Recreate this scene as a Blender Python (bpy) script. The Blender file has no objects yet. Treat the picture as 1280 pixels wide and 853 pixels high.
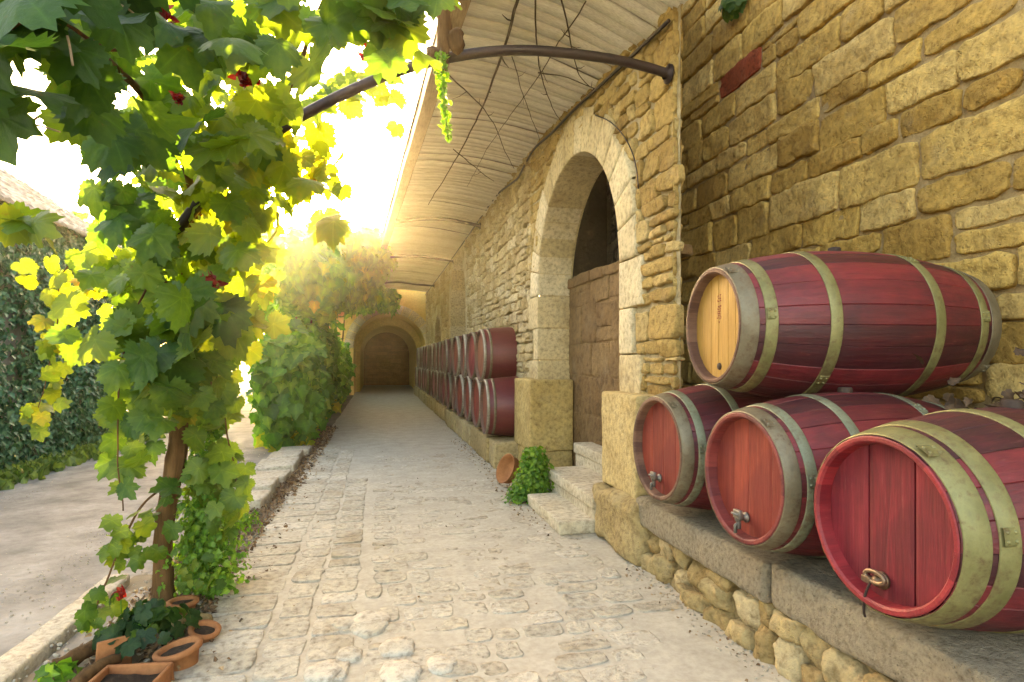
import bpy, math, random
import numpy as np
from mathutils import Vector

random.seed(11)
RNG = np.random.default_rng(7)
sc = bpy.context.scene
COL = sc.collection
R = math.radians

# ------------------------------------------------------------------ frame
# x = across the lane (wall side positive), y = along the lane, z = up
EYE = 1.2
F = 745.0
TH = math.atan(168.0 / 745.0)
SN, CS = math.sin(TH), math.cos(TH)


def at(px, py, Z):
    """a point seen at photo pixel (px, py), Z metres ahead"""
    X = (px - 640.0) / F * Z
    return np.array([CS * X + SN * Z, -SN * X + CS * Z, EYE + (450.0 - py) / F * Z])


def on_x(px, py, x):
    """point at pixel lying in the plane x = const"""
    r = (px - 640.0) / F
    y = (CS - r * SN) * x / (SN + r * CS)
    Z = SN * x + CS * y
    return np.array([x, y, EYE + (450.0 - py) / F * Z])


def on_z(px, py, z):
    Z = (z - EYE) * F / (450.0 - py)
    return at(px, py, Z)


# ------------------------------------------------------------------ noise
def _h(ix, iy, iz):
    n = (ix * 374761393 + iy * 668265263 + iz * 2147483647 // 7 + 1013904223) & 0xFFFFFFFF
    n = ((n ^ (n >> 13)) * 1274126177) & 0xFFFFFFFF
    n = n ^ (n >> 16)
    return (n & 0xFFFF) / 32767.5 - 1.0


def vnoise(P):
    P = np.asarray(P, dtype=np.float64)
    I = np.floor(P).astype(np.int64)
    f = P - I
    f = f * f * (3 - 2 * f)
    out = np.zeros(len(P))
    for dx in (0, 1):
        for dy in (0, 1):
            for dz in (0, 1):
                w = (f[:, 0] if dx else 1 - f[:, 0]) * (f[:, 1] if dy else 1 - f[:, 1]) * (f[:, 2] if dz else 1 - f[:, 2])
                out += w * _h(I[:, 0] + dx, I[:, 1] + dy, I[:, 2] + dz)
    return out


def fbm(P, scale=1.0, oct=4, gain=0.5):
    P = np.asarray(P, dtype=np.float64) * scale
    a, s, out = 1.0, 0.0, 0.0
    for k in range(oct):
        out = out + a * vnoise(P + 17.3 * k)
        s += a
        a *= gain
        P = P * 2.03
    return out / s


# ------------------------------------------------------------------ meshes
class MB:
    """collects pieces of one mesh"""
    def __init__(self):
        self.V, self.F, self.A, self.M, self.n = [], [], [], [], 0
        self.G = []

    def add(self, V, Fs, tone=0.5, mi=0, vein=None):
        V = np.asarray(V, dtype=np.float64).reshape(-1, 3)
        self.V.append(V)
        t = np.asarray(tone, dtype=np.float64)
        self.A.append(np.full(len(V), float(t)) if t.ndim == 0 else t)
        self.G.append(np.zeros(len(V)) if vein is None else vein)
        o = self.n
        for f in Fs:
            self.F.append(tuple(int(i) + o for i in f))
            self.M.append(mi)
        self.n += len(V)

    def build(self, name, mats, parent=None, smooth=True, weld=False):
        if not isinstance(mats, (list, tuple)):
            mats = [mats]
        V = np.concatenate(self.V)
        me = bpy.data.meshes.new(name)
        me.from_pydata(V.tolist(), [], self.F)
        at_ = me.attributes.new('tone', 'FLOAT', 'POINT')
        at_.data.foreach_set('value', np.concatenate(self.A).astype(np.float32))
        G = np.concatenate(self.G)
        if G.any():
            g = me.attributes.new('vein', 'FLOAT', 'POINT')
            g.data.foreach_set('value', G.astype(np.float32))
        for m in mats:
            me.materials.append(m)
        me.polygons.foreach_set('material_index', np.array(self.M, dtype=np.int32))
        if smooth:
            me.polygons.foreach_set('use_smooth', np.ones(len(me.polygons), dtype=bool))
        if weld:
            import bmesh
            b = bmesh.new()
            b.from_mesh(me)
            bmesh.ops.remove_doubles(b, verts=b.verts, dist=0.0004)
            b.to_mesh(me)
            b.free()
        me.update()
        o = bpy.data.objects.new(name, me)
        COL.objects.link(o)
        if parent:
            o.parent = parent
        return o


def big_mesh(name, V, idx, sizes, tone, vein, mat, parent=None, smooth=True):
    """fast builder for many leaves: V (n,3); idx flat loop indices; sizes loops per face"""
    me = bpy.data.meshes.new(name)
    me.vertices.add(len(V))
    me.vertices.foreach_set('co', V.astype(np.float32).ravel())
    me.loops.add(len(idx))
    me.loops.foreach_set('vertex_index', idx.astype(np.int32))
    me.polygons.add(len(sizes))
    st = np.concatenate([[0], np.cumsum(sizes)[:-1]]).astype(np.int32)
    me.polygons.foreach_set('loop_start', st)
    me.polygons.foreach_set('loop_total', sizes.astype(np.int32))
    a = me.attributes.new('tone', 'FLOAT', 'POINT')
    a.data.foreach_set('value', tone.astype(np.float32))
    a = me.attributes.new('vein', 'FLOAT', 'POINT')
    a.data.foreach_set('value', vein.astype(np.float32))
    me.materials.append(mat)
    me.update(calc_edges=True)
    if smooth:
        me.polygons.foreach_set('use_smooth', np.ones(len(me.polygons), dtype=bool))
    o = bpy.data.objects.new(name, me)
    COL.objects.link(o)
    if parent:
        o.parent = parent
    return o


def tag(o, label=None, cat=None, group=None, kind=None):
    if label: o['label'] = label
    if cat: o['category'] = cat
    if group: o['group'] = group
    if kind: o['kind'] = kind
    return o


def empty(name, loc, rz=0.0, label=None, cat=None, group=None):
    o = bpy.data.objects.new(name, None)
    COL.objects.link(o)
    o.location = loc
    o.rotation_euler = (0, 0, rz)
    o.empty_display_size = 0.1
    return tag(o, label, cat, group)


def grid_faces(nu, nv, off=0):
    return [(off + j * nu + i, off + j * nu + i + 1, off + (j + 1) * nu + i + 1, off + (j + 1) * nu + i)
            for j in range(nv - 1) for i in range(nu - 1)]


def rough_box(size, bevel=0.012, res=0.06, amp=0.006, nscale=6.0, seed=0.0, taper=0.0):
    """rounded, slightly irregular stone block centred on the origin in x/y, base at z=0"""
    h = np.array(size) / 2.0
    b = min(bevel, 0.45 * min(h) * 2)
    Vs, Fs, n = [], [], 0
    for ax in range(3):
        for sg in (-1, 1):
            u, v = (ax + 1) % 3, (ax + 2) % 3

            def ticks(L):
                k = max(2, int(2 * L / res))
                t = np.linspace(-L + b, L - b, k)
                return np.concatenate([[-L], [-L + b * 0.3], t, [L - b * 0.3], [L]])
            tu, tv = ticks(h[u]), ticks(h[v])
            UU, VV = np.meshgrid(tu, tv)
            P = np.zeros((UU.size, 3))
            P[:, u] = UU.ravel()
            P[:, v] = VV.ravel()
            P[:, ax] = sg * h[ax]
            inner = np.clip(P, -(h - b), h - b)
            d = P - inner
            L = np.linalg.norm(d, axis=1, keepdims=True)
            P = inner + d / np.maximum(L, 1e-9) * b
            fs = grid_faces(len(tu), len(tv), n)
            if sg < 0:
                fs = [f[::-1] for f in fs]
            Vs.append(P)
            Fs += fs
            n += len(P)
    P = np.concatenate(Vs)
    if amp:
        q = P + seed * 7.7
        P = P + amp * np.stack([fbm(q + 3, nscale), fbm(q + 41, nscale), fbm(q + 97, nscale)], 1) * 1.6
    if taper:
        P[:, :2] *= (1 - taper * (P[:, 2:3] + h[2]) / (2 * h[2]))
    P[:, 2] += h[2]
    return P, Fs


def tube(pts, rad, sides=8, cap=True):
    pts = np.asarray(pts, dtype=np.float64)
    n = len(pts)
    rad = np.full(n, rad) if np.ndim(rad) == 0 else np.asarray(rad)
    T = np.gradient(pts, axis=0)
    T /= np.linalg.norm(T, axis=1, keepdims=True) + 1e-12
    up = np.array([0.0, 0, 1]) if abs(T[0][2]) < 0.9 else np.array([1.0, 0, 0])
    N = np.cross(T[0], up)
    N /= np.linalg.norm(N)
    V = []
    for i in range(n):
        N = N - T[i] * np.dot(N, T[i])
        N /= np.linalg.norm(N) + 1e-12
        B = np.cross(T[i], N)
        a = np.linspace(0, 2 * np.pi, sides, endpoint=False)
        V.append(pts[i] + rad[i] * (np.cos(a)[:, None] * N + np.sin(a)[:, None] * B))
    V = np.concatenate(V)
    Fs = [(i * sides + k, i * sides + (k + 1) % sides, (i + 1) * sides + (k + 1) % sides, (i + 1) * sides + k)
          for i in range(n - 1) for k in range(sides)]
    if cap:
        Fs.append(tuple(range(sides))[::-1])
        Fs.append(tuple((n - 1) * sides + k for k in range(sides)))
    return V, Fs


def spline(ctrl, n=24):
    """Catmull-Rom through control points"""
    P = np.asarray(ctrl, dtype=np.float64)
    P = np.vstack([2 * P[0] - P[1], P, 2 * P[-1] - P[-2]])
    m = len(P) - 3
    out = []
    for t in np.linspace(0, m - 1e-9, n):
        i = int(t)
        f = t - i
        p0, p1, p2, p3 = P[i:i + 4]
        out.append(0.5 * (2 * p1 + (p2 - p0) * f + (2 * p0 - 5 * p1 + 4 * p2 - p3) * f * f + (3 * p1 - p0 - 3 * p2 + p3) * f ** 3))
    return np.array(out)


def lathe(prof, seg=48, axis='z'):
    """prof list of (r, z)"""
    a = np.linspace(0, 2 * np.pi, seg, endpoint=False)
    V = []
    for r, z in prof:
        V.append(np.stack([r * np.cos(a), r * np.sin(a), np.full(seg, z)], 1))
    V = np.concatenate(V)
    Fs = [(j * seg + i, j * seg + (i + 1) % seg, (j + 1) * seg + (i + 1) % seg, (j + 1) * seg + i)
          for j in range(len(prof) - 1) for i in range(seg)]
    return V, Fs


# ------------------------------------------------------------------ materials
class NT:
    def __init__(self, name):
        self.m = bpy.data.materials.new(name)
        self.m.use_nodes = True
        self.t = self.m.node_tree
        self.t.nodes.clear()
        self.out = self.t.nodes.new('ShaderNodeOutputMaterial')

    def n(self, typ, **kw):
        nd = self.t.nodes.new(typ)
        for k, v in kw.items():
            setattr(nd, k, v)
        return nd

    def l(self, a, b):
        self.t.links.new(a, b)

    def val(self, sock, v):
        if isinstance(v, bpy.types.NodeSocket):
            self.l(v, sock)
        else:
            sock.default_value = v

    def mix(self, fac, a, b, mode='MIX'):
        nd = self.n('ShaderNodeMix', data_type='RGBA', blend_type=mode)
        self.val(nd.inputs[0], fac)
        for s, v in ((nd.inputs[6], a), (nd.inputs[7], b)):
            if isinstance(v, tuple) and len(v) == 3:
                v = v + (1,)
            self.val(s, v)
        return nd.outputs[2]

    def math(self, op, a, b=0.5, c=None):
        nd = self.n('ShaderNodeMath', operation=op)
        self.val(nd.inputs[0], a)
        self.val(nd.inputs[1], b)
        if c is not None:
            self.val(nd.inputs[2], c)
        return nd.outputs[0]

    def noise(self, scale, detail=6, rough=0.55, vec=None, out='Fac'):
        nd = self.n('ShaderNodeTexNoise')
        nd.inputs['Scale'].default_value = scale
        nd.inputs['Detail'].default_value = detail
        nd.inputs['Roughness'].default_value = rough
        if vec is not None:
            self.l(vec, nd.inputs['Vector'])
        return nd.outputs[out]

    def ramp(self, fac, stops):
        nd = self.n('ShaderNodeValToRGB')
        el = nd.color_ramp.elements
        while len(el) > 1:
            el.remove(el[-1])
        el[0].position = stops[0][0]
        el[0].color = tuple(stops[0][1]) + (1,)
        for p, c in stops[1:]:
            e = el.new(p)
            e.color = tuple(c) + (1,)
        self.val(nd.inputs[0], fac)
        return nd.outputs[0]

    def attr(self, name):
        return self.n('ShaderNodeAttribute', attribute_name=name).outputs['Fac']

    def coord(self, which='Object', scale=None):
        o = self.n('ShaderNodeTexCoord').outputs[which]
        if scale:
            mp = self.n('ShaderNodeMapping')
            mp.inputs['Scale'].default_value = scale
            self.l(o, mp.inputs['Vector'])
            o = mp.outputs[0]
        return o

    def bump(self, h, strength=0.4, dist=0.01, normal=None):
        nd = self.n('ShaderNodeBump')
        nd.inputs['Strength'].default_value = strength
        nd.inputs['Distance'].default_value = dist
        self.l(h, nd.inputs['Height'])
        if normal is not None:
            self.l(normal, nd.inputs['Normal'])
        return nd.outputs[0]

    def bsdf(self, color, rough=0.8, metal=0.0, spec=0.4, normal=None):
        p = self.n('ShaderNodeBsdfPrincipled')
        if isinstance(color, tuple) and len(color) == 3:
            color = color + (1,)
        self.val(p.inputs['Base Color'], color)
        self.val(p.inputs['Roughness'], rough)
        self.val(p.inputs['Metallic'], metal)
        p.inputs['Specular IOR Level'].default_value = spec
        if normal is not None:
            self.l(normal, p.inputs['Normal'])
        return p.outputs[0]

    def done(self, sh):
        self.l(sh, self.out.inputs[0])
        return self.m


def stone_mat(name, lo, mid, hi, stain=(0.16, 0.09, 0.03), stain_amt=0.35, pit=0.5, scale=1.0, bump=0.5):
    t = NT(name)
    co = t.coord('Object')
    tone = t.attr('tone')
    c = t.ramp(tone, [(0.0, lo), (0.5, mid), (0.93, hi), (1.0, (0.33, 0.06, 0.03))])
    n1 = t.noise(5 * scale, 8, 0.62, co)
    n2 = t.noise(28 * scale, 6, 0.65, co)
    n3 = t.noise(2.1 * scale, 5, 0.6, co)
    c = t.mix(t.math('MULTIPLY', t.math('SMOOTHSTEP', n1, 0.45, 0.75) if False else t.math('MULTIPLY', n1, 1.0), stain_amt), c, stain)
    c = t.mix(0.85, c, t.ramp(n2, [(0.28, (0.42, 0.36, 0.30)), (0.5, (1, 1, 1)), (0.72, (1.35, 1.32, 1.22))]), 'MULTIPLY')
    c = t.mix(0.75, c, t.ramp(n3, [(0.3, (0.7, 0.62, 0.5)), (0.5, (1, 1, 1)), (0.7, (1.22, 1.2, 1.15))]), 'MULTIPLY')
    lich = t.ramp(t.noise(3.7 * scale, 7, 0.7, co), [(0.56, (0, 0, 0)), (0.68, (1, 1, 1))])
    c = t.mix(t.math('MULTIPLY', lich, 0.18), c, (0.30, 0.27, 0.20))
    vo = t.n('ShaderNodeTexVoronoi')
    vo.inputs['Scale'].default_value = 55 * scale
    t.l(co, vo.inputs['Vector'])
    pits = t.ramp(vo.outputs['Distance'], [(0.05, (0, 0, 0)), (0.3, (1, 1, 1))])
    mask = t.math('MULTIPLY', t.math('GREATER_THAN', t.noise(9 * scale, 3, 0.5, co), 0.56), pit)
    c = t.mix(mask, c, t.mix(1.0, c, t.mix(0.55, (1, 1, 1), pits), 'MULTIPLY'))
    h = t.math('ADD', t.math('MULTIPLY', n2, 0.6), t.math('MULTIPLY', n1, 0.6))
    h = t.math('ADD', h, t.math('MULTIPLY', pits, 0.15))
    h = t.math('ADD', h, t.math('MULTIPLY', t.noise(90 * scale, 5, 0.7, co), 0.25))
    nb = t.bump(h, min(1.0, bump * 1.6), 0.03)
    return t.done(t.bsdf(c, 0.9, 0, 0.2, nb))


def plain_mat(name, a, b, scale=12, rough=0.85, bump=0.3, dist=0.008, spec=0.3, metal=0.0, stretch=None):
    t = NT(name)
    co = t.coord('Object', stretch)
    n1 = t.noise(scale, 8, 0.6, co)
    n2 = t.noise(scale * 6, 4, 0.6, co)
    tone = t.attr('tone')
    f = t.math('ADD', t.math('MULTIPLY', t.math('SUBTRACT', n1, 0.5), 1.8), tone)
    c = t.ramp(f, [(0.05, a), (0.95, b)])
    c = t.mix(0.5, c, t.ramp(n2, [(0.3, (0.7, 0.68, 0.65)), (0.6, (1.1, 1.1, 1.1))]), 'MULTIPLY')
    nb = t.bump(t.math('ADD', n1, t.math('MULTIPLY', n2, 0.5)), bump, dist)
    return t.done(t.bsdf(c, rough, metal, spec, nb))


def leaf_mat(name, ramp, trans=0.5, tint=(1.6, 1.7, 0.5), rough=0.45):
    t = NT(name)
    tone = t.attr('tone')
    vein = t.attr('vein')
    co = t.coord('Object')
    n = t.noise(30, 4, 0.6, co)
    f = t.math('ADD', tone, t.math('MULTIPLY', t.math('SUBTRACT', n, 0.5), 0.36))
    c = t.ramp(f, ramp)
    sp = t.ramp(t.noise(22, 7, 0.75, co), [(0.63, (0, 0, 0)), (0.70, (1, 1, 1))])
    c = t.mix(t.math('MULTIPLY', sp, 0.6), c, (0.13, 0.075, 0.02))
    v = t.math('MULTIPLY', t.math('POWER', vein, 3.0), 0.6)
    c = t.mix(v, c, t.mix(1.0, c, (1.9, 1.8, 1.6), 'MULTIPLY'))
    tr = t.mix(1.0, c, tint, 'MULTIPLY')
    nb = t.bump(t.math('ADD', t.noise(60, 4, 0.6, co), t.math('MULTIPLY', vein, -0.6)), 0.35, 0.01)
    p = t.bsdf(c, rough, 0, 0.35, nb)
    tl = t.n('ShaderNodeBsdfTranslucent')
    t.val(tl.inputs[0], tr)
    mx = t.n('ShaderNodeMixShader')
    mx.inputs[0].default_value = trans
    t.l(p, mx.inputs[1])
    t.l(tl.outputs[0], mx.inputs[2])
    return t.done(mx.outputs[0])


def wood_mat(name, a, b, axis='x', rough=0.5, spec=0.4, ring=14, stain=0.35, dark=(0.03, 0.01, 0.01), coat=0.0):
    """grain runs along the given local axis"""
    t = NT(name)
    s = {'x': (1.0, ring, ring), 'y': (ring, 1.0, ring), 'z': (ring, ring, 1.0)}[axis]
    co = t.coord('Object', s)
    co2 = t.coord('Object')
    g = t.noise(3.0, 7, 0.65, co)
    g2 = t.noise(11.0, 4, 0.6, co)
    blot = t.noise(4.0, 6, 0.6, co2)
    tone = t.attr('tone')
    f = t.math('ADD', t.math('MULTIPLY', g, 0.8), t.math('MULTIPLY', t.math('SUBTRACT', tone, 0.5), 0.9))
    c = t.ramp(f, [(0.1, a), (0.75, b)])
    c = t.mix(t.math('MULTIPLY', t.ramp(blot, [(0.45, (0, 0, 0)), (0.72, (1, 1, 1))]), stain), c, dark)
    c = t.mix(0.6, c, t.ramp(g2, [(0.3, (0.66, 0.62, 0.6)), (0.6, (1.1, 1.1, 1.1))]), 'MULTIPLY')
    sc_ = t.ramp(t.noise(6.0, 8, 0.75, co), [(0.60, (0, 0, 0)), (0.70, (1, 1, 1))])
    c = t.mix(t.math('MULTIPLY', sc_, 0.22), c, t.mix(0.5, b, (0.40, 0.33, 0.27)))
    nb = t.bump(t.math('ADD', g, t.math('MULTIPLY', g2, 0.6)), 0.5, 0.005)
    rr = t.math('ADD', t.math('MULTIPLY', blot, 0.35), rough - 0.08)
    sh = t.bsdf(c, rr, 0, spec, nb)
    return t.done(sh)


M = {}
M['wall_near'] = stone_mat('ochre_stone', (0.40, 0.235, 0.062), (0.61, 0.395, 0.115), (0.71, 0.50, 0.20), (0.13, 0.055, 0.012), 0.45, 0.9, bump=0.8)
M['wall_far'] = stone_mat('pale_stone', (0.36, 0.26, 0.12), (0.49, 0.38, 0.21), (0.60, 0.51, 0.34), (0.24, 0.14, 0.04), 0.3, 0.6, bump=0.8)
M['wall_mid'] = stone_mat('warm_stone', (0.31, 0.20, 0.07), (0.46, 0.32, 0.12), (0.56, 0.43, 0.21), (0.18, 0.09, 0.02), 0.4, 0.8, bump=0.8)
M['dressed'] = stone_mat('dressed_stone', (0.44, 0.34, 0.18), (0.54, 0.44, 0.27), (0.62, 0.54, 0.38), (0.30, 0.18, 0.05), 0.25, 0.3, bump=0.25)
M['mortar_near'] = plain_mat('dark_mortar', (0.22, 0.14, 0.06), (0.42, 0.30, 0.15), 14, 0.95, 0.7, 0.02)
M['mortar_far'] = plain_mat('lime_mortar', (0.30, 0.22, 0.11), (0.50, 0.41, 0.26), 14, 0.95, 0.8, 0.03)
M['mortar_ledge'] = plain_mat('ochre_mortar', (0.20, 0.13, 0.055), (0.38, 0.27, 0.13), 12, 0.95, 0.9, 0.03)
M['pedestal'] = stone_mat('stained_block', (0.44, 0.30, 0.10), (0.52, 0.40, 0.18), (0.6, 0.5, 0.3), (0.36, 0.18, 0.025), 0.5, 0.5)
M['step'] = stone_mat('step_stone', (0.44, 0.37, 0.26), (0.52, 0.45, 0.34), (0.58, 0.52, 0.42), (0.3, 0.22, 0.12), 0.25, 0.3, bump=0.3)
M['granite'] = stone_mat('granite', (0.22, 0.18, 0.13), (0.30, 0.25, 0.18), (0.36, 0.31, 0.23), (0.14, 0.10, 0.06), 0.4, 1.0, 1.5, 0.8)
M['rubble'] = stone_mat('rubble_stone', (0.28, 0.19, 0.08), (0.40, 0.30, 0.15), (0.50, 0.40, 0.24), (0.16, 0.09, 0.03), 0.4, 0.6)
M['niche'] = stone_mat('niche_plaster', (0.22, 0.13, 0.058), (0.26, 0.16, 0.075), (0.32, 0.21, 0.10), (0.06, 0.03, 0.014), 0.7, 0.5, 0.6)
M['void'] = stone_mat('void_shade', (0.007, 0.005, 0.006), (0.010, 0.007, 0.008), (0.014, 0.010, 0.010), (0.008, 0.006, 0.006), 0.5, 0.4)  # near-black: shade of the deep recess put into the stone colour
M['path_mortar'] = plain_mat('path_mortar', (0.33, 0.285, 0.22), (0.47, 0.415, 0.33), 5, 0.95, 0.6, 0.012)
M['cobble'] = stone_mat('cobble_stone', (0.37, 0.32, 0.25), (0.44, 0.39, 0.31), (0.54, 0.49, 0.41), (0.27, 0.22, 0.16), 0.3, 0.4, bump=0.5)
M['kerb'] = stone_mat('kerb_stone', (0.36, 0.31, 0.24), (0.44, 0.39, 0.31), (0.52, 0.47, 0.39), (0.22, 0.17, 0.11), 0.3, 0.4)
M['road'] = plain_mat('dusty_road', (0.13, 0.118, 0.105), (0.33, 0.305, 0.27), 2.6, 0.95, 1.0, 0.02)
M['ground'] = plain_mat('bare_ground', (0.16, 0.13, 0.09), (0.27, 0.23, 0.17), 1.5, 0.95, 0.7, 0.03)
M['terracotta'] = plain_mat('terracotta', (0.22, 0.075, 0.026), (0.38, 0.155, 0.06), 9, 0.85, 0.25, 0.004)
M['bark'] = wood_mat('vine_bark', (0.06, 0.028, 0.010), (0.22, 0.115, 0.045), 'z', 0.85, 0.2, 9, 0.5)
M['twig'] = plain_mat('dry_twig', (0.05, 0.03, 0.018), (0.13, 0.085, 0.05), 20, 0.9, 0.3)
M['iron'] = plain_mat('painted_iron', (0.018, 0.010, 0.011), (0.045, 0.025, 0.024), 18, 0.5, 0.25, 0.003, 0.5, 0.5)
M['board'] = wood_mat('whitewashed_board', (0.62, 0.57, 0.48), (0.76, 0.73, 0.66), 'x', 0.8, 0.2, 10, 0.15, (0.42, 0.34, 0.24))
M['beam'] = wood_mat('edge_beam_wood', (0.26, 0.17, 0.10), (0.42, 0.31, 0.2), 'y', 0.85, 0.2, 10, 0.3)
M['stave'] = wood_mat('red_stave', (0.040, 0.003, 0.006), (0.19, 0.016, 0.021), 'x', 0.42, 0.45, 12, 0.7, (0.028, 0.005, 0.008))
M['stave_far'] = wood_mat('red_stave_plain', (0.09, 0.007, 0.012), (0.15, 0.014, 0.02), 'x', 0.35, 0.5, 12, 0.2, (0.06, 0.008, 0.012))
M['stave_dull'] = wood_mat('weathered_stave', (0.07, 0.012, 0.012), (0.17, 0.028, 0.026), 'x', 0.55, 0.3, 12, 0.4, (0.05, 0.02, 0.015))
M['head_red'] = wood_mat('red_head', (0.08, 0.006, 0.010), (0.32, 0.026, 0.040), 'z', 0.5, 0.35, 12, 0.6, (0.07, 0.008, 0.012))
M['head_orange'] = wood_mat('faded_red_head', (0.12, 0.012, 0.010), (0.31, 0.052, 0.030), 'z', 0.55, 0.3, 12, 0.55, (0.13, 0.018, 0.02))
M['head_oak'] = wood_mat('oak_head', (0.28, 0.145, 0.03), (0.44, 0.25, 0.06), 'z', 0.55, 0.3, 12, 0.25, (0.3, 0.13, 0.03))
M['head_far'] = wood_mat('far_head', (0.13, 0.03, 0.018), (0.27, 0.085, 0.045), 'z', 0.6, 0.3, 12, 0.3, (0.13, 0.03, 0.02))
M['chime_red'] = wood_mat('chime_red', (0.16, 0.008, 0.014), (0.28, 0.02, 0.026), 'x', 0.45, 0.4, 10, 0.2, (0.2, 0.05, 0.04))
M['chime_dark'] = wood_mat('chime_dark', (0.09, 0.010, 0.012), (0.22, 0.035, 0.03), 'x', 0.5, 0.4, 10, 0.3, (0.05, 0.02, 0.02))
M['chime_brown'] = wood_mat('chime_brown', (0.09, 0.04, 0.028), (0.19, 0.10, 0.065), 'x', 0.6, 0.3, 10, 0.4)
def hoop_mat(name, a, b):
    t = NT(name)
    co = t.coord('Object')
    n1 = t.noise(7, 8, 0.65, co)
    n2 = t.noise(38, 5, 0.7, co)
    c = t.ramp(n1, [(0.3, a), (0.7, b)])
    rust = t.ramp(t.math('ADD', t.math('MULTIPLY', n2, 0.6), t.math('MULTIPLY', t.noise(3.1, 6, 0.7, co), 0.6)), [(0.58, (0, 0, 0)), (0.72, (1, 1, 1))])
    c = t.mix(t.math('MULTIPLY', rust, 0.75), c, (0.075, 0.035, 0.016))
    c = t.mix(0.6, c, t.ramp(n2, [(0.3, (0.6, 0.58, 0.55)), (0.6, (1.15, 1.15, 1.15))]), 'MULTIPLY')
    r = t.math('ADD', t.math('MULTIPLY', n2, 0.35), 0.35)
    return t.done(t.bsdf(c, r, 0.3, 0.5, t.bump(n2, 0.3, 0.003)))


M['hoop_olive'] = hoop_mat('olive_hoop', (0.13, 0.12, 0.04), (0.25, 0.23, 0.095))
M['hoop_grey'] = hoop_mat('grey_hoop', (0.11, 0.085, 0.05), (0.22, 0.185, 0.12))
M['hoop_green'] = hoop_mat('grey_green_hoop', (0.13, 0.14, 0.085), (0.25, 0.27, 0.18))
M['hoop_white'] = hoop_mat('pale_zinc_hoop', (0.20, 0.17, 0.125), (0.42, 0.38, 0.31))
M['metal'] = plain_mat('dull_steel', (0.10, 0.09, 0.08), (0.27, 0.25, 0.22), 30, 0.5, 0.3, 0.002, 0.5, 0.8)
M['dark_metal'] = plain_mat('dark_bronze', (0.10, 0.06, 0.035), (0.26, 0.17, 0.11), 30, 0.45, 0.2, 0.002, 0.5, 0.7)
M['stamp'] = plain_mat('red_stencil', (0.13, 0.012, 0.008), (0.20, 0.025, 0.014), 60, 0.8, 0.05, 0.001)
M['bung'] = plain_mat('bung_wood', (0.02, 0.01, 0.008), (0.05, 0.03, 0.02), 30, 0.7, 0.1)
M['door_wood'] = wood_mat('brown_gate', (0.30, 0.115, 0.03), (0.46, 0.20, 0.06), 'x', 0.7, 0.25, 8, 0.25)
M['vault'] = plain_mat('vault_glow_plaster', (0.62, 0.40, 0.09), (0.80, 0.58, 0.19), 3, 0.9, 0.3, 0.02)  # yellow glow inside the passage is put into the plaster colour
M['soil'] = plain_mat('dark_soil', (0.035, 0.02, 0.011), (0.11, 0.068, 0.04), 40, 0.95, 0.9, 0.02)
M['end_brick'] = plain_mat('brown_end_wall', (0.30, 0.125, 0.035), (0.50, 0.235, 0.08), 4, 0.9, 0.3, 0.01)
M['tile'] = plain_mat('old_roof_tile', (0.20, 0.17, 0.145), (0.40, 0.355, 0.31), 6, 0.95, 0.4, 0.01)
M['house_wall'] = plain_mat('house_render', (0.30, 0.26, 0.20), (0.44, 0.39, 0.31), 4, 0.95, 0.5, 0.02)
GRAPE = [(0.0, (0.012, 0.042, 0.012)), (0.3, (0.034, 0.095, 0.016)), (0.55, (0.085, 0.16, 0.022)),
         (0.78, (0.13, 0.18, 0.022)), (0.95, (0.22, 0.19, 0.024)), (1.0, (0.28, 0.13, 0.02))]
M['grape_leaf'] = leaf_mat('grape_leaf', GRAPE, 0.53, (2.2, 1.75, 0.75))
M['hedge_leaf'] = leaf_mat('creeper_leaf', [(0.0, (0.02, 0.085, 0.014)), (0.4, (0.05, 0.18, 0.022)), (0.72, (0.13, 0.27, 0.035)),
                                            (0.95, (0.24, 0.29, 0.035)), (1.0, (0.32, 0.27, 0.03))], 0.5, (2.3, 2.2, 0.6))
M['ivy_leaf'] = leaf_mat('ivy_leaf', [(0.0, (0.02, 0.07, 0.032)), (0.5, (0.055, 0.14, 0.065)), (0.85, (0.13, 0.21, 0.12)), (1.0, (0.2, 0.24, 0.16))], 0.2)
M['bush_leaf'] = leaf_mat('herb_leaf', [(0.0, (0.03, 0.09, 0.012)), (0.5, (0.07, 0.18, 0.02)), (1.0, (0.18, 0.30, 0.04))], 0.45, (1.8, 1.8, 0.6))
M['red_leaf'] = leaf_mat('red_leaf', [(0.0, (0.09, 0.006, 0.010)), (0.6, (0.22, 0.015, 0.014)), (1.0, (0.34, 0.05, 0.02))], 0.4, (2.0, 1.0, 0.8))
M['dry_leaf'] = leaf_mat('dry_leaf', [(0.0, (0.06, 0.035, 0.02)), (0.5, (0.17, 0.10, 0.055)), (1.0, (0.36, 0.25, 0.14))], 0.15, (1.2, 1.0, 0.7), 0.8)
M['grass'] = leaf_mat('grass_blade', [(0.0, (0.05, 0.10, 0.02)), (1.0, (0.16, 0.22, 0.06))], 0.35, (1.5, 1.5, 0.7))


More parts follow.
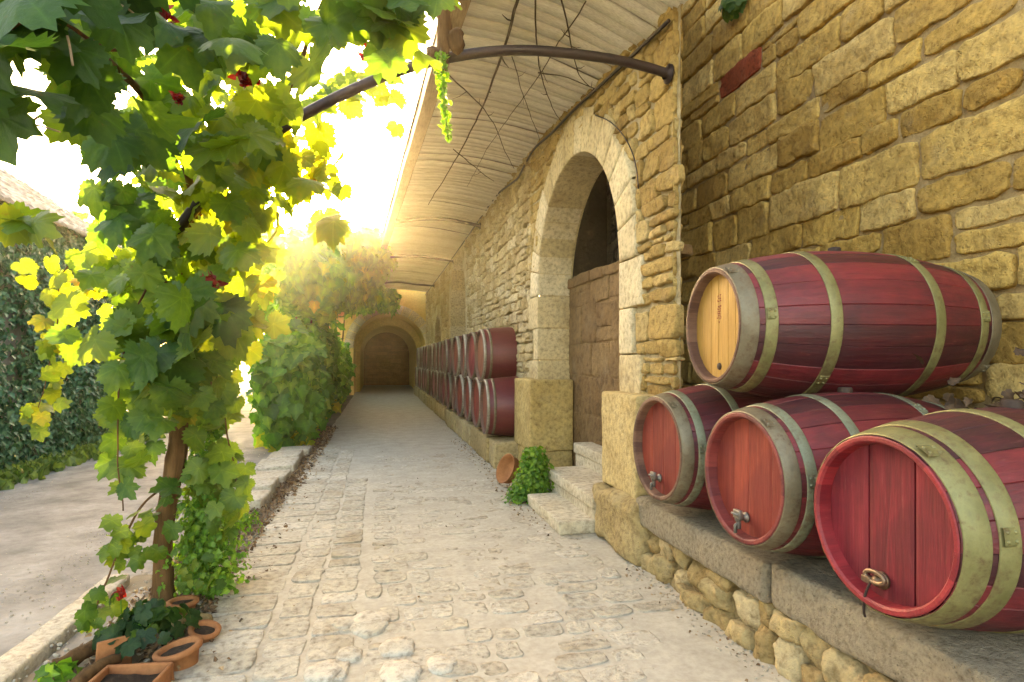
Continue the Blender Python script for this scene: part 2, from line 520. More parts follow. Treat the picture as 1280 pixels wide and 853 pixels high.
# ------------------------------------------------------------------ leaves
def grape_template(n=46, serr=0.045, key=None):
    key = key or [(0, 1.0), (26, 0.62), (50, 0.86), (78, 0.56), (104, 0.66), (140, 0.50), (168, 0.40), (180, 0.10)]
    ka = np.array([k[0] for k in key]); kr = np.array([k[1] for k in key])
    ang = np.linspace(-180, 180, n, endpoint=False) + 180.0 / n
    aa = np.abs(ang)
    f = np.interp(aa, ka, kr)
    f2 = f + serr * np.where(np.arange(n) % 2 == 0, 1, -1)
    a = np.radians(ang)
    X, Y = f2 * np.sin(a), f2 * np.cos(a)
    lob = np.min(np.abs(aa[:, None] - np.array([0, 50, 104])[None]), axis=1)
    vein_o = np.clip(1 - lob / 9.0, 0, 1)
    fold = np.clip(lob / 26.0, 0, 1)
    rings = [1.0, 0.78, 0.5, 0.22]
    V, ve = [], []
    for r in rings:
        rr = r if r == 1 else r * 0.94
        blend = r
        x = X * rr
        y = Y * rr
        if r < 1:   # inner rings smooth out the teeth
            g = f * rr
            x, y = g * np.sin(a), g * np.cos(a)
        z = 0.085 * fold * r * f - 0.20 * (r * f) ** 2
        V.append(np.stack([x, y, z], 1))
        ve.append(vein_o * (1.0 if r < 1 else 0.7))
    V.append(np.array([[0, 0, 0.0]]))
    ve.append(np.array([1.0]))
    V = np.concatenate(V); ve = np.concatenate(ve)
    V[:, 1] += 0.0
    Fs = []
    for k in range(len(rings) - 1):
        for i in range(n):
            Fs.append((k * n + i, k * n + (i + 1) % n, (k + 1) * n + (i + 1) % n, (k + 1) * n + i))
    c = len(V) - 1
    o = (len(rings) - 1) * n
    for i in range(n):
        Fs.append((o + i, o + (i + 1) % n, c))
    return V * 0.62, Fs, ve


def simple_template(kind='ovate'):
    if kind == 'ovate':
        pts = [(0, 0), (0.26, 0.10), (0.40, 0.34), (0.32, 0.62), (0.15, 0.84), (0, 1.0), (-0.15, 0.84), (-0.32, 0.62), (-0.40, 0.34), (-0.26, 0.10)]
        mid = [(0, 0.3), (0, 0.62)]
    elif kind == 'lobed':
        pts = [(0, 0), (0.22, -0.08), (0.50, 0.14), (0.40, 0.36), (0.52, 0.52), (0.27, 0.62), (0.14, 0.80), (0, 1.0),
               (-0.14, 0.80), (-0.27, 0.62), (-0.52, 0.52), (-0.40, 0.36), (-0.50, 0.14), (-0.22, -0.08)]
        mid = [(0, 0.25), (0, 0.6)]
    else:  # ivy: small diamond
        pts = [(0, 0), (0.42, 0.22), (0.25, 0.6), (0, 1.0), (-0.25, 0.6), (-0.42, 0.22)]
        mid = [(0, 0.35), (0, 0.65)]
    n = len(pts)
    V = [(x, y, 0.28 * abs(x) - 0.18 * y * y) for x, y in pts] + [(x, y, -0.18 * y * y) for x, y in mid]
    ve = [0.0] * n + [1.0, 1.0]
    ve[0] = 1.0
    tip = n // 2
    ve[tip] = 0.8
    Fs = []
    for i in range(n):
        j = (i + 1) % n
        ym = (pts[i][1] + pts[j][1]) / 2
        Fs.append((i, j, n if ym < 0.45 else n + 1))
    right = [i for i in range(n)]
    V = np.array(V, dtype=float)
    # close the gap between the two midrib vertices
    for s in (1, -1):
        rng_ = range(n)
        for i in rng_:
            j = (i + 1) % n
            y0 = (pts[i][1] + pts[j][1]) / 2
            k = (j + 1) % n
            y1 = (pts[j][1] + pts[k][1]) / 2
            if (y0 < 0.45) != (y1 < 0.45):
                Fs.append((j, n, n + 1) if y0 >= 0.45 else (j, n + 1, n))
        break
    return V, Fs, np.array(ve)


T_GRAPE = grape_template()
T_GRAPE_S = grape_template(26, 0.04)
T_GRAPE_B = grape_template(46, 0.06, [(0, 1.0), (24, 0.74), (46, 0.84), (72, 0.66), (100, 0.70), (140, 0.58), (166, 0.46), (180, 0.12)])
T_OV = simple_template('ovate')
T_LOB = simple_template('lobed')
T_IVY = simple_template('ivy')


def unit(v):
    return v / (np.linalg.norm(v, axis=1, keepdims=True) + 1e-9)


class Leaves:
    def __init__(self):
        self.parts = []

    def add(self, tpl, pos, nrm, tip, size, tone, curl=0.25):
        TV, TF, TVe = tpl
        N = len(pos)
        if N == 0:
            return
        nrm = unit(np.asarray(nrm, float))
        tip = np.asarray(tip, float)
        tip = unit(tip - nrm * np.sum(tip * nrm, 1, keepdims=True))
        side = np.cross(tip, nrm)
        k1 = RNG.normal(0, curl, N)
        k2 = RNG.normal(-0.1, curl, N)
        tw = RNG.normal(0, curl * 0.8, N)
        L = np.repeat(TV[None], N, 0)
        L[:, :, 2] += k1[:, None] * L[:, :, 0] ** 2 + k2[:, None] * L[:, :, 1] ** 2 + tw[:, None] * L[:, :, 0] * L[:, :, 1]
        L *= np.asarray(size)[:, None, None]
        asp = RNG.uniform(0.85, 1.1, N)
        P = pos[:, None, :] + L[:, :, 0:1] * asp[:, None, None] * side[:, None] + L[:, :, 1:2] * tip[:, None] + L[:, :, 2:3] * nrm[:, None]
        self.parts.append((P, TF, TVe, np.asarray(tone)))

    def build(self, name, mat, parent=None):
        Vs, idx, sizes, tones, veins, off = [], [], [], [], [], 0
        for P, TF, TVe, tone in self.parts:
            N, k = P.shape[0], P.shape[1]
            Vs.append(P.reshape(-1, 3))
            flat = np.array([i for f in TF for i in f])
            sz = np.array([len(f) for f in TF])
            I = flat[None] + (np.arange(N) * k)[:, None] + off
            idx.append(I.ravel())
            sizes.append(np.tile(sz, N))
            tones.append(np.repeat(tone, k))
            veins.append(np.tile(TVe, N))
            off += N * k
        return big_mesh(name, np.concatenate(Vs), np.concatenate(idx), np.concatenate(sizes),
                        np.concatenate(tones), np.concatenate(veins), mat, parent)


def rand_dirs(n):
    return unit(RNG.normal(size=(n, 3)))


def rounded(V, f):
    return V


# ------------------------------------------------------------------ stone walls
def stone_cell(mb, frame, u0, u1, v0, v1, tone, depth=0.02, res=0.045, rough=0.008, seed=0, corner=0.02, wob=0.006, mi=0, sink=0.03, pw=9, bev=0.007, tilt=0.03):
    O, U, Vv, N = frame
    hu, hv = (u1 - u0) / 2, (v1 - v0) / 2
    cu, cv = (u0 + u1) / 2, (v0 + v1) / 2
    nu = max(4, int(2 * hu / res) + 3)
    nv = max(4, int(2 * hv / res) + 3)

    def ticks(n, h):
        e = min(0.5, 0.012 / h)
        t = np.linspace(-1 + e, 1 - e, n)
        return np.concatenate([[-1], [-1 + e * 0.35], t, [1 - e * 0.35], [1]])
    A, B = np.meshgrid(ticks(nu, hu), ticks(nv, hv))
    a, b = A.ravel(), B.ravel()
    ka, kb = min(0.45, corner / hu), min(0.45, corner / hv)
    u = cu + hu * a * (1 - ka * np.abs(b) ** pw)
    v = cv + hv * b * (1 - kb * np.abs(a) ** pw)
    P3 = np.stack([u, v, np.full_like(u, seed * 3.1)], 1)
    u = u + wob * fbm(P3 + 5.1, 9, 3) * 1.8
    v = v + wob * fbm(P3 + 55.7, 9, 3) * 1.8
    u = u + wob * 0.5 * fbm(P3 + 15.1, 34, 2)
    v = v + wob * 0.5 * fbm(P3 + 75.7, 34, 2)
    da = (1 - np.abs(a)) * hu
    db = (1 - np.abs(b)) * hv
    d = np.minimum(da, db)
    edge = np.clip(d / bev, 0, 1)
    w = -sink + (sink + depth) * np.sqrt(1 - (1 - edge) ** 2)
    w = w + edge * (rough * 2.2 * fbm(P3 + 9, 7, 4) + rough * 1.3 * (fbm(P3 + 31, 26, 2)))
    w = w + edge * (random.uniform(-.5, .5) * tilt * a + random.uniform(-.5, .5) * tilt * b) * min(1.0, hu / 0.15)
    P = O + u[:, None] * U + v[:, None] * Vv + w[:, None] * N
    fs = grid_faces(nu + 4, nv + 4)
    if np.dot(np.cross(U, Vv), N) < 0:
        fs = [f[::-1] for f in fs]
    mb.add(P, fs, tone, mi)


def courses(u0, u1, v0, v1, hmin, hmax, wmin, wmax, split=0.25, rnd=random):
    """irregular courses of stones over a rectangle"""
    cells = []
    v = v0
    while v < v1 - 0.02:
        h = rnd.uniform(hmin, hmax)
        if v + h > v1 - hmin * 0.6:
            h = v1 - v
        u = u0 - rnd.uniform(0, wmax * 0.5)
        while u < u1:
            w = rnd.uniform(wmin, wmax) * (0.75 + 0.5 * h / hmax)
            a, b = max(u, u0), min(u + w, u1)
            if b - a > 0.05:
                if rnd.random() < split and h > hmin * 1.25:
                    k = rnd.uniform(0.3, 0.7)
                    if rnd.random() < 0.6 or w < wmin * 1.5:
                        cells.append((a, b, v, v + h * k))
                        cells.append((a, b, v + h * k, v + h))
                    else:
                        m = rnd.uniform(0.35, 0.65)
                        cells.append((a, a + (b - a) * m, v, v + h * k))
                        cells.append((a + (b - a) * m, b, v, v + h * k))
                        cells.append((a, b, v + h * k, v + h))
                else:
                    j = rnd.uniform(-0.015, 0.015)
                    cells.append((a, b, v + j, v + h + rnd.uniform(-0.015, 0.015)))
            u += w
        v += h
    return cells


XW = 1.65          # face of the door wall
XS = 2.90          # face of the recessed wall behind the casks
YC = 3.06          # where the door wall ends
YEND = 20.9


def in_arch(y, z, yc, r, zs, m=0.0):
    if abs(y - yc) > r + m:
        return False
    if z <= zs:
        return True
    return math.hypot(y - yc, z - zs) < r + m


ARCHES = [(4.92, 1.07, 1.87), (12.4, 1.2, 2.2), (16.6, 0.95, 1.5)]     # centre y, radius, springing z
ZT = lambda y: 3.25 + min(max(y - 3.0, 0), 2.6) * 0.095


def build_door_wall():
    w = empty('door_wall', (XW, YC, 0), 0, 'long pale rubble stone wall with the round arched doorways under the canopy', 'wall')
    off = np.array([XW, YC, 0.0])
    # mortar face
    mb = MB()
    st = 0.07
    ys = np.arange(YC, YEND + st, st)
    zs = np.arange(0, 3.72 + st, st)
    Y, Z = np.meshgrid(ys, zs)
    P = np.stack([np.full(Y.size, XW), Y.ravel(), Z.ravel()], 1)
    P[:, 0] += 0.014 * fbm(P, 6, 4) + 0.012
    ny = len(ys)
    fs = []
    for f in grid_faces(len(ys), len(zs)):
        c = P[list(f)].mean(0)
        if any(in_arch(c[1], c[2], a[0], a[1], a[2], 0.09) for a in ARCHES):
            continue
        fs.append(f[::-1])
    mb.add(P - off, fs, 0.5)
    mb.build('mortar_face', M['mortar_far'], w)
    # field stones
    rnd = random.Random(5)
    mb = MB()
    frame = (np.array([XW, 0, 0]) - off, np.array([0, 1.0, 0]), np.array([0, 0, 1.0]), np.array([-1.0, 0, 0]))
    zones = [(YC + 0.02, 3.62, 0.8, 3.7, 0.09, 0.2, 0.14, 0.34), (3.62, 6.5, 1.9, 3.7, 0.09, 0.17, 0.12, 0.3),
             (6.3, 11.1, 0.0, 3.7, 0.075, 0.15, 0.09, 0.24), (11.1, YEND, 0.0, 3.7, 0.12, 0.22, 0.2, 0.5)]
    k = 0
    for (a, b, c, d, h0, h1, w0, w1) in zones:
        if 6 < a < 7:
            mb.build('stone_facing', M['wall_mid'], w)
            mb = MB()
        for (u0, u1, v0, v1) in courses(a, b, c, d, h0, h1, w0, w1, 0.3, rnd):
            if u0 < YC + 0.03:
                u0 += rnd.uniform(-0.045, 0.02)
            uc, vc = (u0 + u1) / 2, (v0 + v1) / 2
            if any(in_arch(uc, vc, ar[0], ar[1], ar[2], 0.2) for ar in ARCHES):
                continue
            k += 1
            far = uc > 11
            g = 0.004 if a < 6 else 0.003
            stone_cell(mb, frame, u0 + g, u1 - g, v0 + g, v1 - g, rnd.uniform(0.1, 0.85), rnd.uniform(0.006, 0.02) + (0.012 if 6.3 <= a < 11 else 0),
                       0.09 if far else 0.05, 0.010 if a < 6.2 else 0.014, k, 0.016, 0.009)
    mb.build('stone_facing', M['wall_far'], w)
    # splayed end, top of the wall and an added unseen sun block
    mb = MB()
    e0, e1 = np.array([XW, YC]), np.array([XS - 0.02, YC + (XS - 0.02 - XW) / 0.48])
    d = np.append((e1 - e0) / np.linalg.norm(e1 - e0), 0)
    nrm = np.array([d[1], -d[0], 0])
    L = float(np.linalg.norm(e1 - e0))
    fr = (np.array([XW, YC, 0]) + d * 0.03 - off, d, np.array([0, 0, 1.0]), nrm)
    V = np.array([[XW + 0.012, YC, 0], [e1[0], e1[1], 0], [e1[0], e1[1], 5.0], [XW + 0.012, YC, 3.7]]) - off  # far end raised out of view to grade light on the recessed wall
    mb.add(V, [(0, 1, 2, 3)], 0.4, 1)
    ya, zt2, xb3 = 9.5, 6.4, 4.5
    V = np.array([[x, y, z] for z in (3.6, zt2) for y in (ya, YEND) for x in (XW + 0.06, xb3)]) - off
    mb.add(V, [(0, 1, 5, 4), (1, 3, 7, 5), (3, 2, 6, 7), (2, 0, 4, 6), (4, 5, 7, 6)], 0.4, 1)  # unseen block added above the canopy to keep sun off the recessed wall
    kk = 900
    for (u0, u1, v0, v1) in courses(0.0, L - 0.05, 0.3, 3.68, 0.12, 0.22, 0.18, 0.4, 0.2, rnd):
        kk += 1
        stone_cell(mb, fr, u0 + .006, u1 - .006, v0 + .006, v1 - .006, rnd.uniform(0.1, 0.8), 0.012, 0.07, 0.008, kk)
    # wall core behind everything
    yb = 6.3
    V = np.array([[XW + 0.012, YC, 3.69], [e1[0], e1[1], 4.99], [2.9, yb, 4.99], [2.9, YEND, 3.69], [XW + 0.012, YEND, 3.69]]) - off
    mb.add(V, [(0, 1, 2, 3, 4)], 0.4, 1)
    mb.build('splayed_end', [M['wall_mid'], M['mortar_ledge']], w)
    # arches
    for ai, (yc, r, zs_) in enumerate(ARCHES):
        near = ai == 0
        mb = MB()
        ring = 0.30 if near else 0.3
        dep = 0.33
        nv = 17 if near else 13
        proud = 0.028
        edges = [0.0]
        for i in range(nv):
            edges.append(edges[-1] + rnd.uniform(0.8, 1.2))
        edges = np.array(edges) / edges[-1] * math.pi
        for i in range(nv):
            g = 0.003 / r
            t0, t1 = edges[i] + g, edges[i + 1] - g
            rr = ring + rnd.uniform(-0.03, 0.05)
            tt = np.concatenate([[t0], np.linspace(t0 + g * 2, t1 - g * 2, 6), [t1]])
            rv = np.concatenate([[r], np.linspace(r + 0.007, r + rr - 0.007, 7), [r + rr]])
            # profile: intrados (from depth to front) then front face outwards
            prof = [(r, dep - 0.0), (r, dep * 0.66), (r, dep * 0.33), (r, 0.0), (r + 0.002, -proud + 0.005)] + [(x, -proud) for x in rv[1:-1]] + [(rv[-1], 0.02)]
            A = np.array([[ (XW + pd, yc - q * math.cos(t), zs_ + q * math.sin(t)) for t in tt] for (q, pd) in prof])
            sh = A.shape
            A = A.reshape(-1, 3)
            edge_t = np.tile(np.array([1.0] + [0.0] * 6 + [1.0]), len(prof))
            A[:, 0] += 0.012 * edge_t
            A += 0.004 * np.stack([fbm(A + 3.3 * i, 12, 3), fbm(A + 50 + i, 12, 3), fbm(A + 90 + i, 12, 3)], 1)
            mb.add(A - off, grid_faces(len(tt), len(prof)), rnd.uniform(0.2, 0.85))
        # jamb quoins, both sides
        for sgn in (-1, 1):
            z = 0.95 if near else 0.0
            j = 0
            while z < zs_ - 0.05:
                h = rnd.uniform(0.24, 0.42)
                if zs_ - (z + h) < 0.18:
                    h = zs_ - z
                wd = (0.2 if (j % 2) else 0.36) * rnd.uniform(0.85, 1.1)
                if near and sgn < 0 :
                    wd = min(wd, 0.30) if j % 2 else min(wd * 1.1, yc - r - YC - 0.42 + 0.3)
                dq = 0.17 if (near and sgn < 0) else dep + proud
                P, fs = rough_box((dq, wd, h - 0.006), 0.012, 0.06, 0.004, 9, j + 10 * ai + sgn)
                P[:, 0] += XW - proud + dq / 2
                P[:, 1] += yc + sgn * (r + wd / 2)
                P[:, 2] += z
                mb.add(P - off, fs, rnd.uniform(0.35, 0.9))
                z += h
                j += 1
        tb = np.linspace(0, math.pi, 30)
        V = [(XW + d_, yc - (r + 0.006) * math.cos(q), zs_ + (r + 0.006) * math.sin(q)) for d_ in (-0.024, dep + 0.02) for q in tb]
        mb.add(np.array(V) - off, [f[::-1] for f in grid_faces(30, 2)], 0.2)
        for sgn in (-1, 1):
            yq = yc + sgn * (r + 0.012)
            V = [(XW, yq, 0), (XW + dep + .02, yq, 0), (XW + dep + .02, yq, zs_ + .02), (XW, yq, zs_ + .02)]
            mb.add(np.array(V) - off, [(0, 1, 2, 3)], 0.2)
        mb.build('arch_surround', M['dressed'], w, weld=True)
        # blocked back of the niche
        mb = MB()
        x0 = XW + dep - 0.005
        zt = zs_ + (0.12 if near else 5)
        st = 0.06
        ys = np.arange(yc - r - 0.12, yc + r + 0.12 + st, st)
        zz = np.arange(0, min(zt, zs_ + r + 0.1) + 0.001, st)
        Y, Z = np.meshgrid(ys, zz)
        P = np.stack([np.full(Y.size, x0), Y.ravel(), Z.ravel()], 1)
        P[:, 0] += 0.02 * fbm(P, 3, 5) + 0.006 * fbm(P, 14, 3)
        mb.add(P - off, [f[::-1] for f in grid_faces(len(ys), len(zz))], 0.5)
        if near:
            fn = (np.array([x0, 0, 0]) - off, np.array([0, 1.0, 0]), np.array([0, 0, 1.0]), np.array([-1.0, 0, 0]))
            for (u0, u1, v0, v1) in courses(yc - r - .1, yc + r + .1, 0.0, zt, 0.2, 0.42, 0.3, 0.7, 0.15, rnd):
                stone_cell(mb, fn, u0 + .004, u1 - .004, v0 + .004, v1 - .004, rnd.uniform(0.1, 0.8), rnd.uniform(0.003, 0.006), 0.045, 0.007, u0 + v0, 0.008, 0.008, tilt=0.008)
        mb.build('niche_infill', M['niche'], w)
        if near:
            # ledge stones on top of the infill, dark opening above it
            mb = MB()
            y = yc - r - 0.05
            while y < yc + r:
                l = rnd.uniform(0.25, 0.5)
                P, fs = rough_box((0.22, l, rnd.uniform(0.07, 0.12)), 0.015, 0.05, 0.012, 8, y)
                P += np.array([x0 + 0.08, y + l / 2, zs_ + 0.07])
                mb.add(P - off, fs, rnd.uniform(0.0, 0.6))
                y += l
            mb.build('infill_cap', M['niche'], w, weld=True)
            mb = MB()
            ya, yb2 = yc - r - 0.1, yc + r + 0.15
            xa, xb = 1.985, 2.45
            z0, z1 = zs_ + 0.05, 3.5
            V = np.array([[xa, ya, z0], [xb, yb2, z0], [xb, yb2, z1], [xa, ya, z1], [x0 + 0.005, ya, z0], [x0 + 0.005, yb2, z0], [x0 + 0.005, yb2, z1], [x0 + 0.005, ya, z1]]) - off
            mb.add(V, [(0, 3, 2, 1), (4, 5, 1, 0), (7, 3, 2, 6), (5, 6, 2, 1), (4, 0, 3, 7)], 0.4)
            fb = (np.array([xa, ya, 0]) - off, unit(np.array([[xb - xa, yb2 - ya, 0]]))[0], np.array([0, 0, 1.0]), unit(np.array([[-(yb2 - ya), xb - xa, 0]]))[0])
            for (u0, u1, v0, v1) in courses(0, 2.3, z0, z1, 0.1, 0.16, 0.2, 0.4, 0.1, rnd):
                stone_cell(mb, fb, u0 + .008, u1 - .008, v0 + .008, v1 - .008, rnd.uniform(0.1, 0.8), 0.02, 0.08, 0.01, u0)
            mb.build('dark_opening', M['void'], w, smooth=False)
    return w


def build_near_wall():
    w = empty('recessed_wall', (XS, 2.5, 0), 0, 'tall ochre wall of big squared stones with dark joints behind the stacked casks', 'wall')
    off = np.array([XS, 2.5, 0.0])
    y0, y1, zt = -1.2, 6.2, 5.2
    mb = MB()
    st = 0.09
    ys = np.arange(y0, y1 + st, st)
    zs = np.arange(0, zt + st, st)
    Y, Z = np.meshgrid(ys, zs)
    P = np.stack([np.full(Y.size, XS + 0.013), Y.ravel(), Z.ravel()], 1)
    P[:, 0] += 0.03 * fbm(P, 4, 5)
    mb.add(P - off, [f[::-1] for f in grid_faces(len(ys), len(zs))], 0.5)
    mb.build('mortar_bed', M['mortar_near'], w)
    rnd = random.Random(21)
    mb = MB()
    frame = (np.array([XS, 0, 0]) - off, np.array([0, 1.0, 0]), np.array([0, 0, 1.0]), np.array([-1.0, 0, 0]))
    k = 0
    red = False
    for (u0, u1, v0, v1) in courses(y0, y1, 0.35, zt, 0.13, 0.28, 0.24, 0.58, 0.13, rnd):
        k += 1
        uc, vc = (u0 + u1) / 2, (v0 + v1) / 2
        seen = uc > 1.5 and vc < 4.6 and vc > 0.9
        tone = rnd.uniform(0.05, 0.9)
        if not red and abs(uc - 4.25) < 0.2 and abs(vc - 3.55) < 0.14:
            tone, red = 1.0, True
        g = rnd.uniform(0.004, 0.009)
        g2 = rnd.uniform(0.004, 0.012)
        stone_cell(mb, frame, u0 + g, u1 - g2, v0 + g, v1 - g * 0.7, tone, rnd.uniform(0.004, 0.02), 0.035 if seen else 0.12, 0.008, k, rnd.choice((0.006, 0.012, 0.022)), 0.012, sink=0.03, tilt=0.018)
    mb.build('stone_facing', M['wall_near'], w)
    mb = MB()
    V = np.array([[XS + 0.01, y0, zt], [XS + 0.6, y0, zt], [XS + 0.6, y1, zt], [XS + 0.01, y1, zt], [XS + .6, y0, 0], [XS + .6, y1, 0], [XS + .01, y0, 0], [XS + .01, y1, 0]]) - off
    mb.add(V, [(0, 1, 2, 3), (1, 4, 5, 2), (0, 6, 4, 1), (3, 2, 5, 7)], 0.4)
    mb.build('wall_core', M['mortar_near'], w, smooth=False)
    # small fern growing out of the wall head
    f = empty('wall_fern', (XS - 0.03, 4.2, 4.1), 0, 'small tuft of green leaves growing high on the ochre stone wall', 'plant')
    c = on_x(921, 2, XS - 0.05)
    f.location = c
    lv = Leaves()
    n = 26
    d = rand_dirs(n) * np.array([0.6, 1, 0.8]) + np.array([-0.4, 0, 0.0])
    lv.add(T_GRAPE_S, d * 0.1, unit(d + np.array([-0.8, -0.5, 0.3])), np.tile([0, 0, -1.0], (n, 1)) + RNG.normal(0, .5, (n, 3)), RNG.uniform(0.1, 0.17, n), RNG.uniform(0.25, 0.6, n))
    lv.build('foliage', M['grape_leaf'], f)
    return w


build_door_wall()
build_near_wall()


# ------------------------------------------------------------------ canopy
def edge_x(y):
    return 0.525 - 0.0442 * (y - 3.87)


def ceil_z(x, y):
    xe = edge_x(y)
    zw = 3.2 + min(max(y - 3.0, 0), 2.8) * 0.098
    f = (x - xe) / (XW - xe)
    bow = 0.05 * math.sin(math.pi * min(max(f, 0), 1))
    return 3.56 + (zw - 3.56) * f + bow


def build_canopy():
    c = empty('canopy', (0.6, 8.0, 3.5), 0, 'long whitewashed board canopy roof over the lane, sagging from edge beam to wall', 'canopy')
    off = np.array([0.6, 8.0, 3.5])
    rnd = random.Random(3)
    mb = MB()
    y = 1.3
    while y < 20.2:
        w = rnd.uniform(0.085, 0.15)
        xe = edge_x(y + w / 2)
        x1 = XW + 0.02
        nx = 9
        xs = np.linspace(xe, x1, nx)
        dz = rnd.uniform(-0.009, 0.009)
        tilt = rnd.uniform(-0.016, 0.010)
        sk = rnd.uniform(-0.012, 0.012)
        rows = []
        for (yy, zo) in ((y + 0.002, 0.012), (y + 0.003, 0.0), (y + w * 0.5, -0.002), (y + w - 0.003, 0.0), (y + w - 0.002, 0.012)):
            ff = (yy - y) / w
            for x in xs:
                rows.append((x, yy + sk * (x - xe) + 0.006 * math.sin(x * 5 + y * 3), ceil_z(x, min(yy, YEND)) + dz + zo + tilt * ff + 0.006 * math.sin(3.1 * x + 7 * y)))
        mb.add(np.array(rows) - off, [f[::-1] for f in grid_faces(nx, 5)], rnd.uniform(0.2, 0.8))
        y += w
    mb.build('board_ceiling', M['board'], c)
    # roof skin above the boards
    mb = MB()
    ys = np.linspace(1.25, 20.3, 40)
    xs = np.linspace(-0.06, 1.0, 8)
    P = []
    for yy in ys:
        xe = edge_x(yy)
        for f in xs:
            x = xe + (XW + 0.08 - xe) * f
            P.append((x, yy, ceil_z(min(x, XW), yy) + 0.09))
    mb.add(np.array(P) - off, grid_faces(len(xs), len(ys)), 0.5)
    mb.build('roof_skin', M['tile'], c, smooth=False)
    # edge beam
    mb = MB()
    P = []
    for yy in np.linspace(1.2, 20.3, 60):
        xe = edge_x(yy)
        wv = 0.008 * math.sin(yy * 2.3) + 0.006 * math.sin(yy * 5.9)
        zb = 3.51 + wv
        for (dx, dz) in ((-0.06, 0.0), (0.055, 0.0), (0.06, 0.006), (0.06, 0.11), (-0.065, 0.11), (-0.065, 0.006)):
            P.append((xe + dx + wv * 0.5, yy, zb + dz))
    fs = []
    for i in range(59):
        for k in range(6):
            fs.append((i * 6 + k, (i + 1) * 6 + k, (i + 1) * 6 + (k + 1) % 6, i * 6 + (k + 1) % 6))
    mb.add(np.array(P) - off, fs, 0.5)
    mb.build('edge_beam', M['beam'], c, smooth=False)
    # dark strip / conduit along the wall joint
    ctrl = []
    for px, py in ((590, 288), (608, 262), (622, 243), (640, 229), (648, 222), (655, 208), (668, 186), (690, 166), (715, 140), (745, 112), (790, 70), (836, 26)):
        ctrl.append(on_x(px, py, XW - 0.035))
    ctrl = [np.array([XW - 0.035, 20.8, 3.45]), np.array([XW - 0.035, 14, 3.45])] + ctrl
    mb = MB()
    V, fs = tube(spline(ctrl, 70), 0.012, 6)
    mb.add(V, fs, 0.3)
    o = mb.build('conduit', M['iron'])
    tag(o, 'thin dark conduit clipped along the joint where wall meets canopy', 'cable')
    mb = MB()
    V, fs = tube(spline([on_x(x, y, XW - 0.04) for x, y in ((744, 144), (762, 152), (778, 168), (790, 190), (796, 214), (798, 236))], 20), 0.0045, 6)
    mb.add(V, fs, 0.3)
    tag(mb.build('cable', M['iron']), 'short dark cable curving round the right shoulder of the near arch', 'cable')


build_canopy()

# arched rods
def rod(name, pts, r, label, tail=None):
    mb = MB()
    V, fs = tube(spline(pts, 40), r, 10)
    mb.add(V, fs, 0.4)
    o = empty(name, pts[-1], 0, label, 'rod', None if tail is None else 'arched canopy rods')
    b = mb.build('bar', M['iron'], o)
    for v in b.data.vertices:
        v.co -= Vector(pts[-1])
    mb = MB()
    P, fs = lathe([(0.0, 0), (r * 2.0, 0), (r * 2.0, 0.012), (r * 1.2, 0.016), (r * 1.2, 0.03)], 16)
    P = np.stack([-P[:, 2] + 0.0, P[:, 0], P[:, 1]], 1)
    mb.add(P, fs, 0.4)
    mb.build('wall_plate', M['iron'], o)
    return o


rod('pergola_rod', [(-1.0, 3.12, 1.72), (-0.72, 3.12, 2.1), (-0.4, 3.12, 2.39), (0.05, 3.12, 2.66), (0.42, 3.12, 2.80), (0.78, 3.12, 2.87), (1.2, 3.12, 2.88), (1.45, 3.12, 2.86), (1.625, 3.12, 2.83)], 0.027,
    'thick dark curved iron rod arching from the vine to the stone wall')
for (yy, lab) in ((9.5, 'nearest thin arched rod under the far part of the canopy'), (13.0, 'middle thin arched rod under the far part of the canopy'), (17.5, 'farthest thin arched rod under the canopy beside the tunnel arch')):
    xe = edge_x(yy)
    rod('canopy_rod', [(xe, yy, 3.36), (xe + 0.35, yy, 3.42), (xe + 0.75, yy, 3.44), (xe + 1.1, yy, 3.40), (XW - 0.03, yy, 3.36)], 0.028, lab, 1)


# dry shoots and wires under the ceiling
def ceil_pt(px, py):
    z = 3.45
    for _ in range(12):
        p = on_z(px, py, z)
        z = ceil_z(min(max(p[0], edge_x(p[1])), XW), p[1]) - 0.03
    return p


SHOOTS = [
    ([(650, -20), (636, 40), (612, 110), (590, 160), (560, 215), (535, 255)], 0.011, 'long straight dark shoot running the length of the ceiling boards'),
    ([(560, 92), (595, 125), (615, 150), (628, 180), (642, 210)], 0.006, 'forked dry shoot curving from the pergola rod to the middle of the ceiling'),
    ([(668, -10), (672, 60), (678, 100), (690, 132), (703, 150)], 0.006, 'dry shoot bending towards the near arch from above the rod'),
    ([(700, -8), (712, 45), (722, 88), (738, 108)], 0.006, 'short dry shoot crossing behind the rod nearest the stone wall'),
    ([(733, 0), (700, 50), (672, 96), (640, 140), (612, 180), (584, 232)], 0.005, 'thin diagonal dry shoot sloping across the other ceiling shoots'),
    ([(640, 70), (655, 120), (668, 155), (676, 175)], 0.004, 'thin dry shoot hanging near the centre of the boards over the arch'),
    ([(566, 185), (590, 205), (606, 218), (618, 226)], 0.005, 'small twig low on the ceiling past the hanging tendril'),
    ([(672, 90), (705, 95), (735, 106), (748, 112)], 0.005, 'short level twig under the rod close to the wall head'),
]
